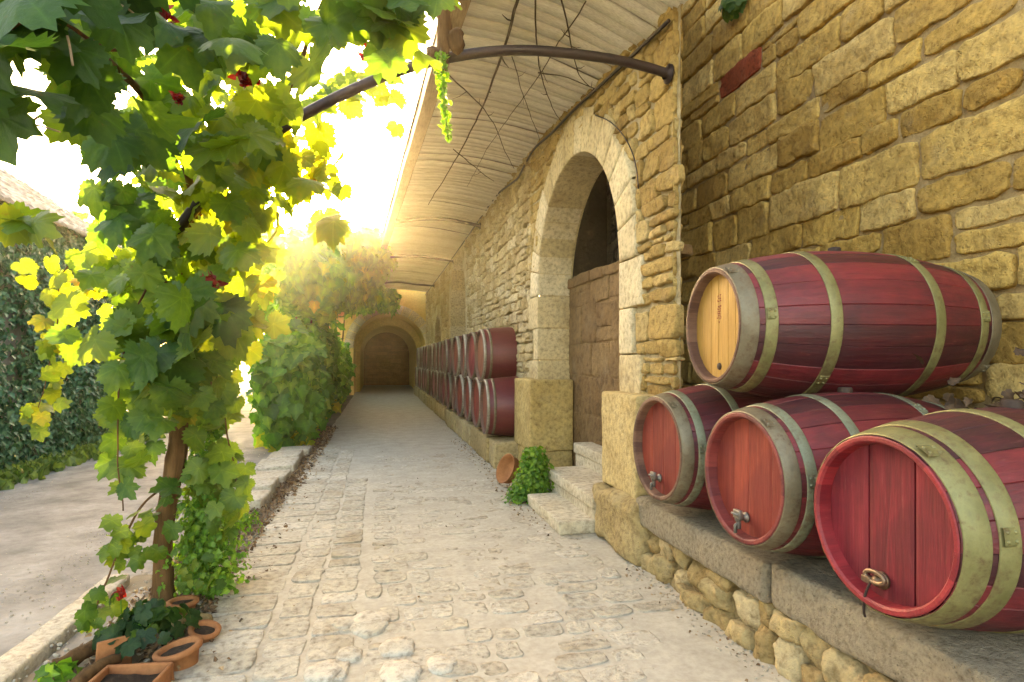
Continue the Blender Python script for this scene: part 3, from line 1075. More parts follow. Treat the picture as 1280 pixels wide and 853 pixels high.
for pts, r, lab in SHOOTS:
    W = np.array([ceil_pt(*p) for p in pts])
    S = spline(W, 40)
    S += 0.012 * np.stack([fbm(S + 3, 5, 3), fbm(S + 33, 5, 3), fbm(S + 63, 5, 3)], 1)
    S[:, 2] -= 0.01
    mb = MB()
    V, fs = tube(S, np.linspace(r, r * 0.45, len(S)), 6)
    mb.add(V, fs, 0.3)
    for k in range(3):   # knots and side twigs
        i = random.randint(6, 33)
        d = np.array([random.uniform(-.12, .12), random.uniform(-.15, .15), -0.02])
        V, fs = tube([S[i], S[i] + d * 0.5 + np.array([0, 0, -0.01]), S[i] + d], [r * 0.6, r * 0.45, r * 0.2], 5)
        mb.add(V, fs, 0.3)
    tag(mb.build('dry_shoot', M['twig']), lab, 'dry twig', 'dry shoots under the canopy ceiling')


# ------------------------------------------------------------------ steps, pedestals, ledges
def block(name, mat, x0, x1, y0, y1, z0, z1, label=None, cat=None, group=None, bevel=0.014, amp=0.005, parent=None, seed=1.0, tone=0.5, res=0.05):
    P, fs = rough_box((x1 - x0, y1 - y0, z1 - z0), bevel, res, amp, 6, seed)
    mb = MB()
    mb.add(P, fs, tone)
    o = mb.build(name, mat, parent, weld=True)
    o.location = ((x0 + x1) / 2, (y0 + y1) / 2, z0)
    if parent:
        o.location = Vector(o.location) - Vector(parent.location)
    return tag(o, label, cat, group)


st = empty('door_steps', (1.5, 4.4, 0), 0, 'pale stone steps climbing from the lane to the near arched doorway', 'steps')
block('step', M['step'], 1.21, 1.62, 3.90, 4.79, 0.0, 0.09, parent=st, bevel=0.012, amp=0.003)
block('step', M['step'], 1.465, 1.9, 3.90, 5.06, 0.0, 0.245, parent=st, bevel=0.014, amp=0.003, seed=2)
block('step', M['step'], 1.80, 1.97, 3.92, 5.30, 0.0, 0.42, parent=st, bevel=0.014, amp=0.003, seed=3)
# nosings of the upper steps
block('nosing', M['step'], 1.445, 1.82, 3.885, 5.075, 0.165, 0.253, parent=st, bevel=0.012, amp=0.003, seed=4)
block('nosing', M['step'], 1.785, 1.972, 3.9, 5.31, 0.335, 0.428, parent=st, bevel=0.012, amp=0.003, seed=5)

ped = empty('stone_pedestal', (1.7, 6.2, 0), 0, 'yellow stained stone pedestal between the first arch and the row of casks', 'pedestal')
block('shaft', M['pedestal'], 1.5, 1.955, 5.81, 6.55, 0.27, 1.0, parent=ped, bevel=0.02, amp=0.006, seed=7)
block('base', M['pedestal'], 1.515, 1.955, 5.83, 6.53, 0.0, 0.266, parent=ped, bevel=0.016, amp=0.006, seed=8)
ped = empty('stone_pedestal', (1.7, 3.6, 0), 0, 'pale stone pedestal right of the steps, ochre streaks below, next to the big casks', 'pedestal')
block('shaft', M['pedestal'], 1.5, 1.94, 3.30, 3.865, 0.36, 0.985, parent=ped, bevel=0.02, amp=0.007, seed=9, tone=0.7)
block('base', M['rubble'], 1.44, 1.95, 3.2, 3.89, 0.0, 0.37, parent=ped, bevel=0.05, amp=0.03, seed=10, res=0.035)

# near ledge
led = empty('cask_ledge', (1.5, 1.6, 0), 0, 'low ledge of rubble capped with rough granite slabs carrying the three big casks', 'ledge')
yy = 3.28
ZL = 0.405
for i, yn in enumerate((2.06, 1.6 - 0.55, 0.1, -1.2)):
    block('cap_slab', M['granite'], 1.485 + random.uniform(-.008, .008), 2.86, yn + 0.006, yy - 0.004, ZL - 0.17, ZL + random.uniform(-.006, .004), parent=led, bevel=0.022, amp=0.011, seed=20 + i, tone=0.35 + 0.1 * i, res=0.035)
    yy = yn
mb = MB()
ys = np.arange(-1.2, 3.3, 0.04)
zs = np.arange(-0.02, 0.25, 0.04)
Y, Z = np.meshgrid(ys, zs)
P = np.stack([np.full(Y.size, 1.56), Y.ravel(), Z.ravel()], 1)
P[:, 0] += 0.03 * fbm(P, 5, 4) - 0.10 * np.clip((0.1 - P[:, 2]) / 0.1, 0, 1) * 0.4
mb.add(P - np.array([1.5, 1.6, 0]), [f[::-1] for f in grid_faces(len(ys), len(zs))], 0.4)
mb.build('rubble_bed', M['mortar_ledge'], led)
mb = MB()
y = 3.22
k = 0
rnd = random.Random(9)
while y > -1.0:
    w = rnd.uniform(0.10, 0.24)
    z = -0.03
    while z < 0.2:
        h = rnd.uniform(0.09, 0.17)
        if z + h > 0.235:
            h = 0.235 - z
        if h > 0.04:
            P, fs = rough_box((rnd.uniform(0.12, 0.17), w * rnd.uniform(0.85, 1.05), h * 1.02), min(w, h) * 0.3, 0.022, 0.030, 9, 40 + k)
            P += np.array([1.5 + rnd.uniform(0.0, 0.035) + 0.05, y - w / 2, z])
            mb.add(P - np.array([1.5, 1.6, 0]), fs, rnd.uniform(0.1, 0.9))
            k += 1
        z += h
    y -= w
mb.build('rubble_stones', M['rubble'], led, weld=True)

# far ledge
led2 = empty('far_ledge', (1.4, 12, 0), 0, 'low rough stone kerb ledge under the long far row of casks', 'ledge')
mb = MB()
y = 6.42
rnd = random.Random(14)
while y < 20.6:
    l = rnd.uniform(0.35, 0.75)
    P, fs = rough_box((0.48, l - 0.012, 0.29), 0.03, 0.07, 0.016, 5, y)
    P += np.array([1.24 + 0.24 + rnd.uniform(-.02, .02), y + l / 2, 0.0])
    mb.add(P - np.array([1.4, 12, 0]), fs, rnd.uniform(0.2, 0.8))
    y += l
mb.build('ledge_blocks', M['rubble'], led2, weld=True)
FZ = 0.295


# ------------------------------------------------------------------ barrels
def barrel_r(t, L, rh, rb):
    s = 2 * t / L - 1
    return rh + (rb - rh) * (1 - abs(s) ** 2.1)


def body_mesh(L, rh, rb, staves=22, open_ends=(True, True), chime=0.022, rec=0.045, seed=1, nt=17):
    """staves along +x from x=0; material 0 outside, 1 chime"""
    rnd = random.Random(seed)
    mb = MB()
    ts = np.linspace(0, L, nt)
    wid = np.array([rnd.uniform(0.8, 1.2) for _ in range(staves)])
    ed = np.concatenate([[0], np.cumsum(wid)]) / wid.sum() * 2 * math.pi
    for k in range(staves):
        a0, a1 = ed[k], ed[k + 1]
        g = 0.012
        an = [a0, a0 + g * 0.7, a0 + (a1 - a0) * 0.35, a0 + (a1 - a0) * 0.65, a1 - g * 0.7, a1]
        dr = [-0.003, -0.0003, 0.0006, 0.0006, -0.0003, -0.003]
        bump = rnd.uniform(-0.0012, 0.0012)
        V = []
        for t in ts:
            r = barrel_r(t, L, rh, rb)
            for a, d in zip(an, dr):
                V.append((t, (r + d + bump) * math.cos(a), (r + d + bump) * math.sin(a)))
        tone = rnd.uniform(0.15, 0.85)
        mb.add(V, grid_faces(6, nt), tone, 0)
        for e, on in enumerate(open_ends):
            if not on:
                continue
            x0 = 0.0 if e == 0 else L
            sg = 1 if e == 0 else -1
            V = []
            for (x, rr) in ((x0, rh - 0.002), (x0 - sg * 0.003, rh - 0.006), (x0 - sg * 0.003, rh - chime + 0.006), (x0 + sg * 0.004, rh - chime), (x0 + sg * rec, rh - chime - 0.004), (x0 + sg * (rec + 0.01), rh - chime - 0.004)):
                for a in an:
                    V.append((x, rr * math.cos(a), rr * math.sin(a)))
            mb.add(V, grid_faces(6, 6), tone, 1)
    return mb


def head_mesh(r, nplank=6, th=0.012, seed=1, gap=0.0022):
    """disc facing -x, planks vertical (along z), front at x=0"""
    rnd = random.Random(seed)
    mb = MB()
    w = np.array([rnd.uniform(0.8, 1.25) for _ in range(nplank)])
    ed = -r + np.concatenate([[0], np.cumsum(w)]) / w.sum() * 2 * r
    for k in range(nplank):
        y0, y1 = ed[k] + gap / 2, ed[k + 1] - gap / 2
        y0, y1 = max(y0, -r * 0.999), min(y1, r * 0.999)
        n = 14
        ys = np.linspace(y0, y1, n)
        f = 0.0
        rows = []
        b = 0.002
        zz = np.sqrt(np.maximum(r * r - ys ** 2, 0))
        V = []
        for q in (-1, -0.98, -0.6, -0.2, 0.2, 0.6, 0.98, 1):
            for i, yv in enumerate(ys):
                e = b if (i in (0, n - 1)) else 0.0
                V.append((e + f, yv, zz[i] * q))
        off = len(V)
        fs = [ff[::-1] for ff in grid_faces(n, 8)]
        # plank edges
        for i in (0, n - 1):
            o = len(V)
            V += [(b, ys[i], -zz[i]), (b, ys[i], zz[i]), (th, ys[i], zz[i]), (th, ys[i], -zz[i])]
            fs.append((o, o + 1, o + 2, o + 3) if i == 0 else (o + 3, o + 2, o + 1, o))
        mb.add(np.array(V), fs, rnd.uniform(0.36, 0.66))
    a = np.linspace(0, 2 * np.pi, 40, endpoint=False)
    V = np.stack([np.full(40, th), (r + 0.006) * np.cos(a), (r + 0.006) * np.sin(a)], 1)
    mb.add(V, [tuple(range(39, -1, -1))], 0.0)
    return mb


def hoop_mesh(t0, t1, L, rh, rb, th=0.0035, lap=0.3, rivets=True):
    mb = MB()
    seg = 72
    a = np.linspace(0, 2 * np.pi, seg, endpoint=False)
    prof = [(t0, 0.0), (t0, th), (t0 + 0.002, th + 0.0008), ((t0 + t1) / 2, th + 0.0008), (t1 - 0.002, th + 0.0008), (t1, th), (t1, 0.0)]
    V = []
    for t, d in prof:
        r = barrel_r(min(max(t, 0), L), L, rh, rb) + d
        V.append(np.stack([np.full(seg, t), r * np.cos(a), r * np.sin(a)], 1))
    V = np.concatenate(V)
    fs = [(j * seg + i, (j + 1) * seg + i, (j + 1) * seg + (i + 1) % seg, j * seg + (i + 1) % seg) for j in range(len(prof) - 1) for i in range(seg)]
    fs = [f[::-1] for f in fs]
    mb.add(V, fs, 0.5)
    if rivets:
        tm = (t0 + t1) / 2
        r = barrel_r(tm, L, rh, rb) + th
        # overlapping strap end
        aa = np.linspace(lap - 0.16, lap + 0.0, 8)
        V = []
        for t in (t0 + 0.002, t1 - 0.002):
            for x in aa:
                V.append((t, (r + 0.0035) * math.cos(x), (r + 0.0035) * math.sin(x)))
        for t in (t0 + 0.002, t1 - 0.002):
            for x in (aa[0], aa[-1]):
                V.append((t, (r - 0.001) * math.cos(x), (r - 0.001) * math.sin(x)))
        mb.add(V, grid_faces(8, 2) + [(0, 8, 18, 16), (7, 17, 19, 15)], 0.6)
        for dx in (-0.25, 0.25):
            for x in (lap - 0.04, lap - 0.12):
                P, f2 = lathe([(0.006, 0), (0.005, 0.003), (0.0025, 0.005), (0.0, 0.0055)], 8)
                c, s = math.cos(x), math.sin(x)
                Q = np.stack([P[:, 0] + tm + dx * (t1 - t0), (r + 0.003 + P[:, 2]) * c - P[:, 1] * s, (r + 0.003 + P[:, 2]) * s + P[:, 1] * c], 1)
                mb.add(Q, f2, 0.3)
    return mb


def shift(o, d):
    me = o.data
    co = np.zeros(len(me.vertices) * 3, dtype=np.float32)
    me.vertices.foreach_get('co', co)
    co = co.reshape(-1, 3) + np.array(d, dtype=np.float32)
    me.vertices.foreach_set('co', co.ravel())
    me.update()


def xform(P, d=(0, 0, 0)):
    return np.asarray(P) + np.array(d)


def spigot(parent, rec, z, y, mat, lever=True, name='tap'):
    """squarish tap on the head, facing -x"""
    mb = MB()
    P, f = lathe([(0.0, 0), (0.021, 0), (0.021, 0.008), (0.013, 0.010), (0.012, 0.03), (0.016, 0.034), (0.016, 0.046), (0.0, 0.048)], 14)
    mb.add(np.stack([-P[:, 2], P[:, 0], P[:, 1]], 1), [q for q in f], 0.4)
    P, f = rough_box((0.018, 0.045, 0.034), 0.004, 0.02, 0.0005, 20)
    mb.add(P + np.array([-0.040, 0, -0.002]), f, 0.8)
    P, f = rough_box((0.016, 0.018, 0.045), 0.004, 0.02, 0.0005, 20)
    mb.add(P + np.array([-0.036, 0.003, -0.045]), f, 0.5)
    mb.add(*tube([(-0.036, 0.003, -0.02), (-0.05, 0.003, -0.03), (-0.05, 0.003, -0.06)], 0.007, 8), 0.3)
    if lever:
        mb.add(*tube([(-0.05, -0.02, 0.016), (-0.062, 0.0, 0.02), (-0.05, 0.026, 0.014)], 0.005, 8), 0.7)
    o = mb.build(name, mat, parent)
    o.location = (rec, y, z)
    return o


def make_barrel(loc_axis, yaw, L, rh, rb, head_mat, chime_mat, hoop_mats, hoops, label, group=None, planks=6, seed=1, tap=None, tilt=0.0, stave='stave', gap=0.0022, head_roll=0.0):
    x, y, z = loc_axis
    e = empty('wine_cask', (x, y, z - rb), 0, label, 'cask', group)
    e.rotation_euler = (0, tilt, yaw)
    b = body_mesh(L, rh, rb, 22, seed=seed)
    o = b.build('staves', [M[stave], chime_mat], e, smooth=False)
    shift(o, (0, 0, rb))
    rec = 0.042
    for end in (0, 1):
        h = head_mesh(rh - 0.0235, planks, seed=seed + end * 5, gap=gap)
        ho = h.build('head', head_mat, e, smooth=False)
        ho.location = (rec if end == 0 else L - rec, 0, rb)
        if end:
            ho.rotation_euler = (head_roll, 0, math.pi)
        else:
            ho.rotation_euler = (head_roll, 0, 0)
    for i, (t0, t1, mi) in enumerate(hoops):
        hm = hoop_mesh(t0 * L, t1 * L, L, rh, rb, lap=2.2 + 0.9 * (i % 3))
        ho = hm.build('hoop', hoop_mats[mi], e)
        shift(ho, (0, 0, rb))
    # bung on top of the belly
    mb = MB()
    P, f = lathe([(0.0, 0.022), (0.024, 0.022), (0.028, 0.016), (0.030, -0.01)], 16)
    mb.add(P + np.array([L / 2, 0, 2 * rb]), [q[::-1] for q in f], 0.5)
    mb.build('bung', M['bung'], e)
    if tap:
        tap(e, rec, rb)
    return e


HO = [(0.0, 0.056, 0), (0.076, 0.115, 1), (0.285, 0.325, 1), (0.675, 0.715, 1), (0.885, 0.924, 1), (0.944, 1.0, 0)]


def cask_pos(px, py, x):
    p = on_x(px, py, x)
    return p


def tap1(e, rec, rb):
    spigot(e, rec, rb - 0.16, 0.03, M['metal'])


def tap2(e, rec, rb):
    spigot(e, rec, rb - 0.165, 0.02, M['metal'])


def tap3(e, rec, rb):
    mb = MB()
    P, f = lathe([(0.0, 0), (0.026, 0), (0.026, 0.008), (0.015, 0.01), (0.014, 0.03), (0.0, 0.032)], 14)
    mb.add(np.stack([-P[:, 2], P[:, 0], P[:, 1]], 1), f, 0.3)
    # loop handle
    lp = [(-0.03, 0.034 * math.cos(t), 0.012 + 0.016 * math.sin(t)) for t in np.linspace(0, 2 * math.pi, 20)]
    mb.add(*tube(lp, 0.0065, 8, False), 0.7)
    P, f = rough_box((0.02, 0.03, 0.02), 0.004, 0.02, 0.0005)
    mb.add(P + np.array([-0.028, 0.028, -0.012]), f, 0.4)
    o = mb.build('tap', M['dark_metal'], e)
    o.location = (rec, 0.02, rb - 0.175)
    mb = MB()
    mb.add(*tube(spline([(-0.03, 0.01, 0.0), (-0.036, 0.02, -0.03), (-0.04, 0.026, -0.06), (-0.036, 0.032, -0.1), (-0.028, 0.036, -0.118)], 16), 0.004, 6), 0.3)
    w = mb.build('wire', M['iron'], e)
    w.location = (rec, 0.02, rb - 0.175)


def tap_top(e, rec, rb):
    # stencilled marks on the oak head, and a dark bung hole
    rnd = random.Random(4)
    mb = MB()
    z = 0.14
    for gi, (z0, z1) in enumerate(((0.145, 0.118), (0.098, 0.03))):
        z = z0
        while z > z1:
            for c in range(2):
                for s in range(3):
                    yy = 0.004 + (c - 0.5) * 0.02 + rnd.uniform(-.006, .006)
                    w, h = (rnd.uniform(0.008, 0.015), 0.0032) if rnd.random() < 0.5 else (0.0034, rnd.uniform(0.006, 0.010))
                    zz = z - rnd.uniform(0, 0.009)
                    mb.add([(0, yy - w / 2, zz - h / 2), (0, yy + w / 2, zz - h / 2), (0, yy + w / 2, zz + h / 2), (0, yy - w / 2, zz + h / 2)], [(0, 3, 2, 1)], rnd.uniform(0.2, 0.8))
            z -= 0.0115
    mb.add([(0, -0.004, 0.022), (0, 0.010, 0.022), (0, 0.003, 0.012)], [(0, 2, 1)], 0.5)
    o = mb.build('stencil', M['stamp'], e, smooth=False)
    o.location = (rec - 0.0008, 0, rb)
    mb = MB()
    P, f = lathe([(0.0, 0.006), (0.015, 0.006), (0.017, 0.0)], 12)
    mb.add(np.stack([-P[:, 2], P[:, 0], P[:, 1]], 1), f, 0.4)
    o = mb.build('tap_hole', M['bung'], e)
    o.location = (rec, 0.0, rb - 0.185)


RB = 0.325
GB = 'big casks stacked on the near ledge'
make_barrel((1.40, 2.839, ZL + 0.338), R(1.3), 0.98, 0.264, 0.338, M['head_orange'], M['chime_brown'], [M['hoop_grey'], M['hoop_green']], HO,
            'faded red cask beside the pedestal, farthest of three on the ledge, small metal tap', GB, 4, 3, tap1, gap=0.0012)
make_barrel((1.40, 2.10, ZL + 0.33), R(0.7), 0.98, 0.258, 0.33, M['head_orange'], M['chime_dark'], [M['hoop_grey'], M['hoop_green']], HO,
            'middle red cask of three on the ledge, orange streaked head with square steel tap', GB, 4, 8, tap2, gap=0.0012)
make_barrel((1.40, 1.441, ZL + RB), R(0.6), 1.0, 0.252, RB, M['head_red'], M['chime_red'], [M['hoop_olive'], M['hoop_olive']],
            [(0.004, 0.07, 0), (0.088, 0.14, 1), (0.30, 0.345, 1), (0.655, 0.70, 1), (0.86, 0.912, 1), (0.93, 0.996, 0)],
            'nearest crimson cask on the ledge, cracked red head with loop handled tap and wire', GB, 3, 12, tap3, gap=0.006)
make_barrel((1.495, 2.470, 1.355), R(-4.5), 1.24, 0.263, 0.355, M['head_oak'], M['chime_brown'], [M['hoop_grey'], M['hoop_olive']], HO,
            'large dark red cask lying on top of the others with golden oak head', GB, 6, 15, tap_top, gap=0.001)

# far row: short half casks standing with their heads to the lane
GF = 'casks stacked in two long rows along the wall'
proto = empty('wine_cask', (0, 0, 0), 0)
LF, RHF, RBF = 0.40, 0.315, 0.355


def far_barrel_parts(root, body='stave_far', head='head_far', hoops=((0.0, 0.032, 'hoop_white'), (0.075, 0.105, 'hoop_grey')), seed=33):
    def rr(t):
        return RHF + (RBF - RHF) * math.sin(min(t / LF, 1) * math.pi / 2)
    mb = MB()
    ts = np.linspace(0, LF, 9)
    seg = 44
    a = np.linspace(0, 2 * np.pi, seg, endpoint=False)
    V = np.concatenate([np.stack([np.full(seg, t), rr(t) * np.cos(a), RBF + rr(t) * np.sin(a)], 1) for t in ts])
    mb.add(V, [(j * seg + i, (j + 1) * seg + i, (j + 1) * seg + (i + 1) % seg, j * seg + (i + 1) % seg)[::-1] for j in range(8) for i in range(seg)], 0.5, 0)
    V = np.concatenate([np.stack([np.full(seg, x), r * np.cos(a), RBF + r * np.sin(a)], 1) for x, r in ((0, RHF), (-0.004, RHF - 0.006), (-0.004, RHF - 0.02), (0.04, RHF - 0.024))])
    mb.add(V, [(j * seg + i, j * seg + (i + 1) % seg, (j + 1) * seg + (i + 1) % seg, (j + 1) * seg + i)[::-1] for j in range(3) for i in range(seg)], 0.5, 1)
    V = np.stack([np.full(seg, LF), rr(LF) * np.cos(a), RBF + rr(LF) * np.sin(a)], 1)
    mb.add(V, [tuple(range(seg))], 0.4, 0)
    mb.build('staves', [M[body], M['chime_brown']], root)
    h = head_mesh(RHF - 0.023, 6, seed=seed).build('head', M[head], root, smooth=False)
    h.location = (0.03, 0, RBF)
    for (t0, t1, m) in hoops:
        mb = MB()
        V = np.concatenate([np.stack([np.full(seg, t), (rr(t) + d) * np.cos(a), RBF + (rr(t) + d) * np.sin(a)], 1) for t, d in ((t0, 0), (t0, .005), (t1, .005), (t1, 0))])
        mb.add(V, [(j * seg + i, (j + 1) * seg + i, (j + 1) * seg + (i + 1) % seg, j * seg + (i + 1) % seg)[::-1] for j in range(3) for i in range(seg)], 0.5)
        mb.build('hoop', M[m], root)


far_barrel_parts(proto)
variants = [proto, empty('wine_cask', (0, 0, 0), 0), empty('wine_cask', (0, 0, 0), 0)]
far_barrel_parts(variants[1], 'stave_dull', 'head_red', ((0.0, 0.045, 'hoop_grey'), (0.10, 0.13, 'hoop_white')), 35)
far_barrel_parts(variants[2], 'stave_dull', 'head_orange', ((0.0, 0.05, 'hoop_white'),), 37)
used_variants = set()
ORD = ['first', 'second', 'third', 'fourth', 'fifth', 'sixth']
first = True
SP = 0.745
NL = 18
spots = [(6.90 + SP * i, FZ, 0, i) for i in range(NL)]
OFFZ = math.sqrt((2 * RBF) ** 2 - (SP / 2) ** 2)
spots += [(6.90 + SP * (i + 0.5), FZ + OFFZ, 1, i) for i in range(NL - 1)]
for (y, z, tier, i) in spots:
    vi = 0 if i == 0 else random.choice((0, 1, 1, 2))
    if vi not in used_variants:
        o = variants[vi]
        used_variants.add(vi)
    else:
        o = variants[vi].copy()
        COL.objects.link(o)
        for ch in variants[vi].children:
            c = ch.copy()
            COL.objects.link(c)
            c.parent = o
    first = False
    o.location = (1.235 + random.uniform(-.03, .0), y, z)
    o.rotation_euler = (0, 0, R(random.uniform(-3, 3)))
    row = 'upper' if tier else 'lower'
    if i == 0:
        lab = 'glossy crimson cask nearest the camera in the upper far row' if tier else 'crimson cask standing right beside the stone pedestal in the lower far row'
    elif i < 6:
        lab = '%s cask from the pedestal in the %s row along the wall' % (ORD[i], row)
    else:
        lab = 'one of the distant casks of the %s row near the tunnel arch' % row
    tag(o, lab, 'cask', GF)

# ------------------------------------------------------------------ lane, road, ground
mb = MB()
xs = np.array([-400, -40, -12, -6, -3.6, -1.2, 0, 1.6, 4, 12, 40, 400.0])
ys = np.array([-300, -20, -4, 0, 4, 8, 12, 20, 30, 60, 150, 500.0])
X, Y = np.meshgrid(xs, ys)
mb.add(np.stack([X.ravel(), Y.ravel(), np.full(X.size, -0.06)], 1), grid_faces(len(xs), len(ys)), 0.4)
tag(mb.build('ground', M['ground']), kind='structure')

mb = MB()
P = []
n = 60
for yy in np.linspace(-3, 60, n):
    bend = 0.010 * max(0, yy - 14) ** 1.3
    for f in np.linspace(0, 1, 13):
        x = -3.75 + f * 2.55 - bend
        P.append((x, yy, -0.045 + 0.01 * fbm(np.array([[x, yy, 0]]), 1.3, 3)[0] + 0.02 * math.sin(f * math.pi)))
mb.add(P, grid_faces(13, n), 0.5)
tag(mb.build('road', M['road']), kind='structure')

mb = MB()
ys = np.concatenate([np.arange(0.6, 9.0, 0.07), np.arange(9.0, 21.1, 0.2), np.arange(21.3, 29.2, 0.5)])
xs = np.linspace(-0.82, 1.62, 34)
X, Y = np.meshgrid(xs, ys)
P = np.stack([X.ravel(), Y.ravel(), np.zeros(X.size)], 1)
P[:, 2] = 0.004 * fbm(P, 1.1, 4) + 0.003 * fbm(P, 6, 3)
edge_w = np.clip((-0.72 - P[:, 0]) / 0.1, 0, 1)
P[:, 2] -= 0.03 * edge_w
P[:, 0] += edge_w * 0.05 * fbm(P + 9, 1.6, 3)
mb.add(P, grid_faces(len(xs), len(ys)), 0.55, 0)
rnd = random.Random(2)
up = (np.array([0, 0, 0.0]), np.array([1.0, 0, 0]), np.array([0, 1.0, 0]), np.array([0, 0, 1.0]))


def lay(x0, x1, y0, y1, tone, d, corner=0.02, rough=0.004):
    stone_cell(mb, up, x0, x1, y0, y1, tone, d, 0.05, rough, rnd.uniform(0, 50), corner, 0.012, 1, sink=0.018, tilt=0.006, bev=0.0045)


for (xa, xb, l0, l1, yend) in ((-0.79, -0.48, 0.16, 0.24, 8.5), (-0.462, -0.30, 0.15, 0.24, 8.0), (-0.285, -0.10, 0.13, 0.22, 6.0)):
    y = 1.0
    while y < yend:
        l = rnd.uniform(l0, l1)
        lay(xa + rnd.uniform(-.008, .008), xb + rnd.uniform(-.008, .008), y + 0.006, y + l - 0.006, rnd.uniform(0.25, 0.85), rnd.uniform(0.003, 0.008), 0.014, 0.003)
        y += l
y = 1.0
while y < 7.5:
    l = rnd.uniform(0.12, 0.2)
    x = -0.08 + rnd.uniform(0, 0.06)
    while x < 1.25 - (0.25 if y < 2.6 else 0):
        w = rnd.uniform(0.11, 0.26)
        # dust covers most of the middle of the lane
        worn = 0.003 * min(1.0, max(0.0, (y - 2.6) / 1.2)) * (1.0 if x > 0.1 else 0.3)
        cov = fbm(np.array([[x, y, 2.0]]), 0.9, 3)[0]
        near_left = x < 0.25 and y < 4.0
        d = rnd.uniform(0.0015, 0.0045) - worn + 0.003 * cov + (0.002 if near_left else 0.0)
        if rnd.random() < 0.9:
            yo = 0.03 * math.sin(2.3 * x + y)
            lay(x + 0.006, x + w - 0.006, y + 0.006 + yo, y + l - 0.008 + yo, rnd.uniform(0.3, 0.8), d, 0.02, 0.003)
        x += w
    y += l
for (px, py, r) in ((462, 781, 0.10), (497, 811, 0.07), (437, 820, 0.05), (405, 842, 0.07), (500, 843, 0.08), (552, 832, 0.06), (430, 782, 0.05)):
    p = on_z(px, py, 0.0)
    V = []
    a = np.linspace(0, 2 * np.pi, 22, endpoint=False)
    rr = r * (1 + 0.16 * fbm(np.stack([np.cos(a) + px, np.sin(a), a * 0], 1), 1.7, 3) * 2)
    for q, z in ((1.04, -0.004), (1.0, 0.010), (0.9, 0.0155), (0.5, 0.018)):
        V.append(np.stack([p[0] + rr * q * np.cos(a), p[1] + rr * q * np.sin(a) * 1.2, np.full(22, z)], 1))
    V.append(np.array([[p[0], p[1], 0.0185]]))
    V = np.concatenate(V)
    fs = [(j * 22 + i, j * 22 + (i + 1) % 22, (j + 1) * 22 + (i + 1) % 22, (j + 1) * 22 + i) for j in range(3) for i in range(22)]
    fs += [(66 + i, 66 + (i + 1) % 22, 88) for i in range(22)]
    mb.add(V, fs, 0.92, 1)
tag(mb.build('path', [M['path_mortar'], M['cobble']]), kind='structure')

# earth verge between the lane and the road
mb = MB()
ys = np.arange(0.8, 21, 0.12)
xs = np.linspace(-1.36, -0.72, 9)
X, Y = np.meshgrid(xs, ys)
P = np.stack([X.ravel(), Y.ravel(), np.full(X.size, -0.02)], 1)
P[:, 2] += 0.04 * fbm(P, 4, 4) - 0.02
mb.add(P, grid_faces(len(xs), len(ys)), 0.3)
tag(mb.build('verge', M['ground']), kind='structure')

# kerb slabs
KL = ['nearest tilted kerb slab on the verge, closest to the vine trunk', 'second kerb slab up the verge from the vine trunk', 'third kerb slab, middle of the verge row',
      'fourth kerb slab up the verge row from the vine', 'kerb slab next to the last one before the leafy creeper', 'last kerb slab tucked against the foot of the leafy creeper']
y = 5.05
for i in range(6):
    l = rnd.uniform(0.46, 0.6)
    P, fs = rough_box((rnd.uniform(0.34, 0.40), l - 0.085, 0.13), 0.02, 0.05, 0.012, 5, 70 + i)
    m2 = MB()
    m2.add(P, fs, rnd.uniform(0.3, 0.8))
    o = m2.build('kerb_slab', M['kerb'], weld=True)
    o.location = (-1.10 + rnd.uniform(-.02, .02) + 0.012 * i, y + l / 2, -0.045 + rnd.uniform(-.018, .018))
    o.rotation_euler = (R(rnd.uniform(-2, 2)), R(rnd.uniform(-3, 1)), R(rnd.uniform(-3, 3)))
    tag(o, KL[i], 'kerb stone', 'kerb slabs along the verge')
    y += l
m2 = MB()
P, fs = rough_box((0.13, 2.6, 0.11), 0.02, 0.06, 0.008, 4, 81)
m2.add(P, fs, 0.6)
o = m2.build('road_kerb', M['kerb'], weld=True)
o.location = (-1.40, 2.4, -0.09)
tag(o, 'low worn stone kerb between the road and the terracotta pots', 'kerb')

# leaf litter and gravel on the verge and at the wall foot
lv = Leaves()
def litter(n, x0, x1, y0, y1, s0, s1, tpl=T_IVY, z=0.0, pw=1.0):
    p = np.stack([x0 + (x1 - x0) * RNG.uniform(0, 1, n), y0 + (y1 - y0) * RNG.uniform(0, 1, n) ** pw, np.full(n, z) + RNG.uniform(0, 0.02, n)], 1)
    nn = np.tile([0, 0, 1.0], (n, 1)) + RNG.normal(0, 0.4, (n, 3))
    lv.add(tpl, p, nn, RNG.normal(size=(n, 3)), RNG.uniform(s0, s1, n), RNG.uniform(0, 1, n), 0.6)
litter(3000, -1.2, -0.76, 2.2, 6.5, 0.012, 0.035)
litter(1500, -0.95, -0.70, 5.5, 11, 0.02, 0.05)
litter(260, -0.85, -0.55, 2.2, 8, 0.012, 0.03)
litter(160, 1.34, 1.50, 1.1, 3.2, 0.008, 0.022, z=-0.005)
litter(320, 1.05, 1.28, 3.9, 9.0, 0.01, 0.03)
litter(160, -0.7, 1.3, 1.5, 9, 0.006, 0.016)
tag(lv.build('leaf_litter', M['dry_leaf']), 'scatter of dry brown leaves and chips along the lane edges', 'leaf litter', kind='stuff')


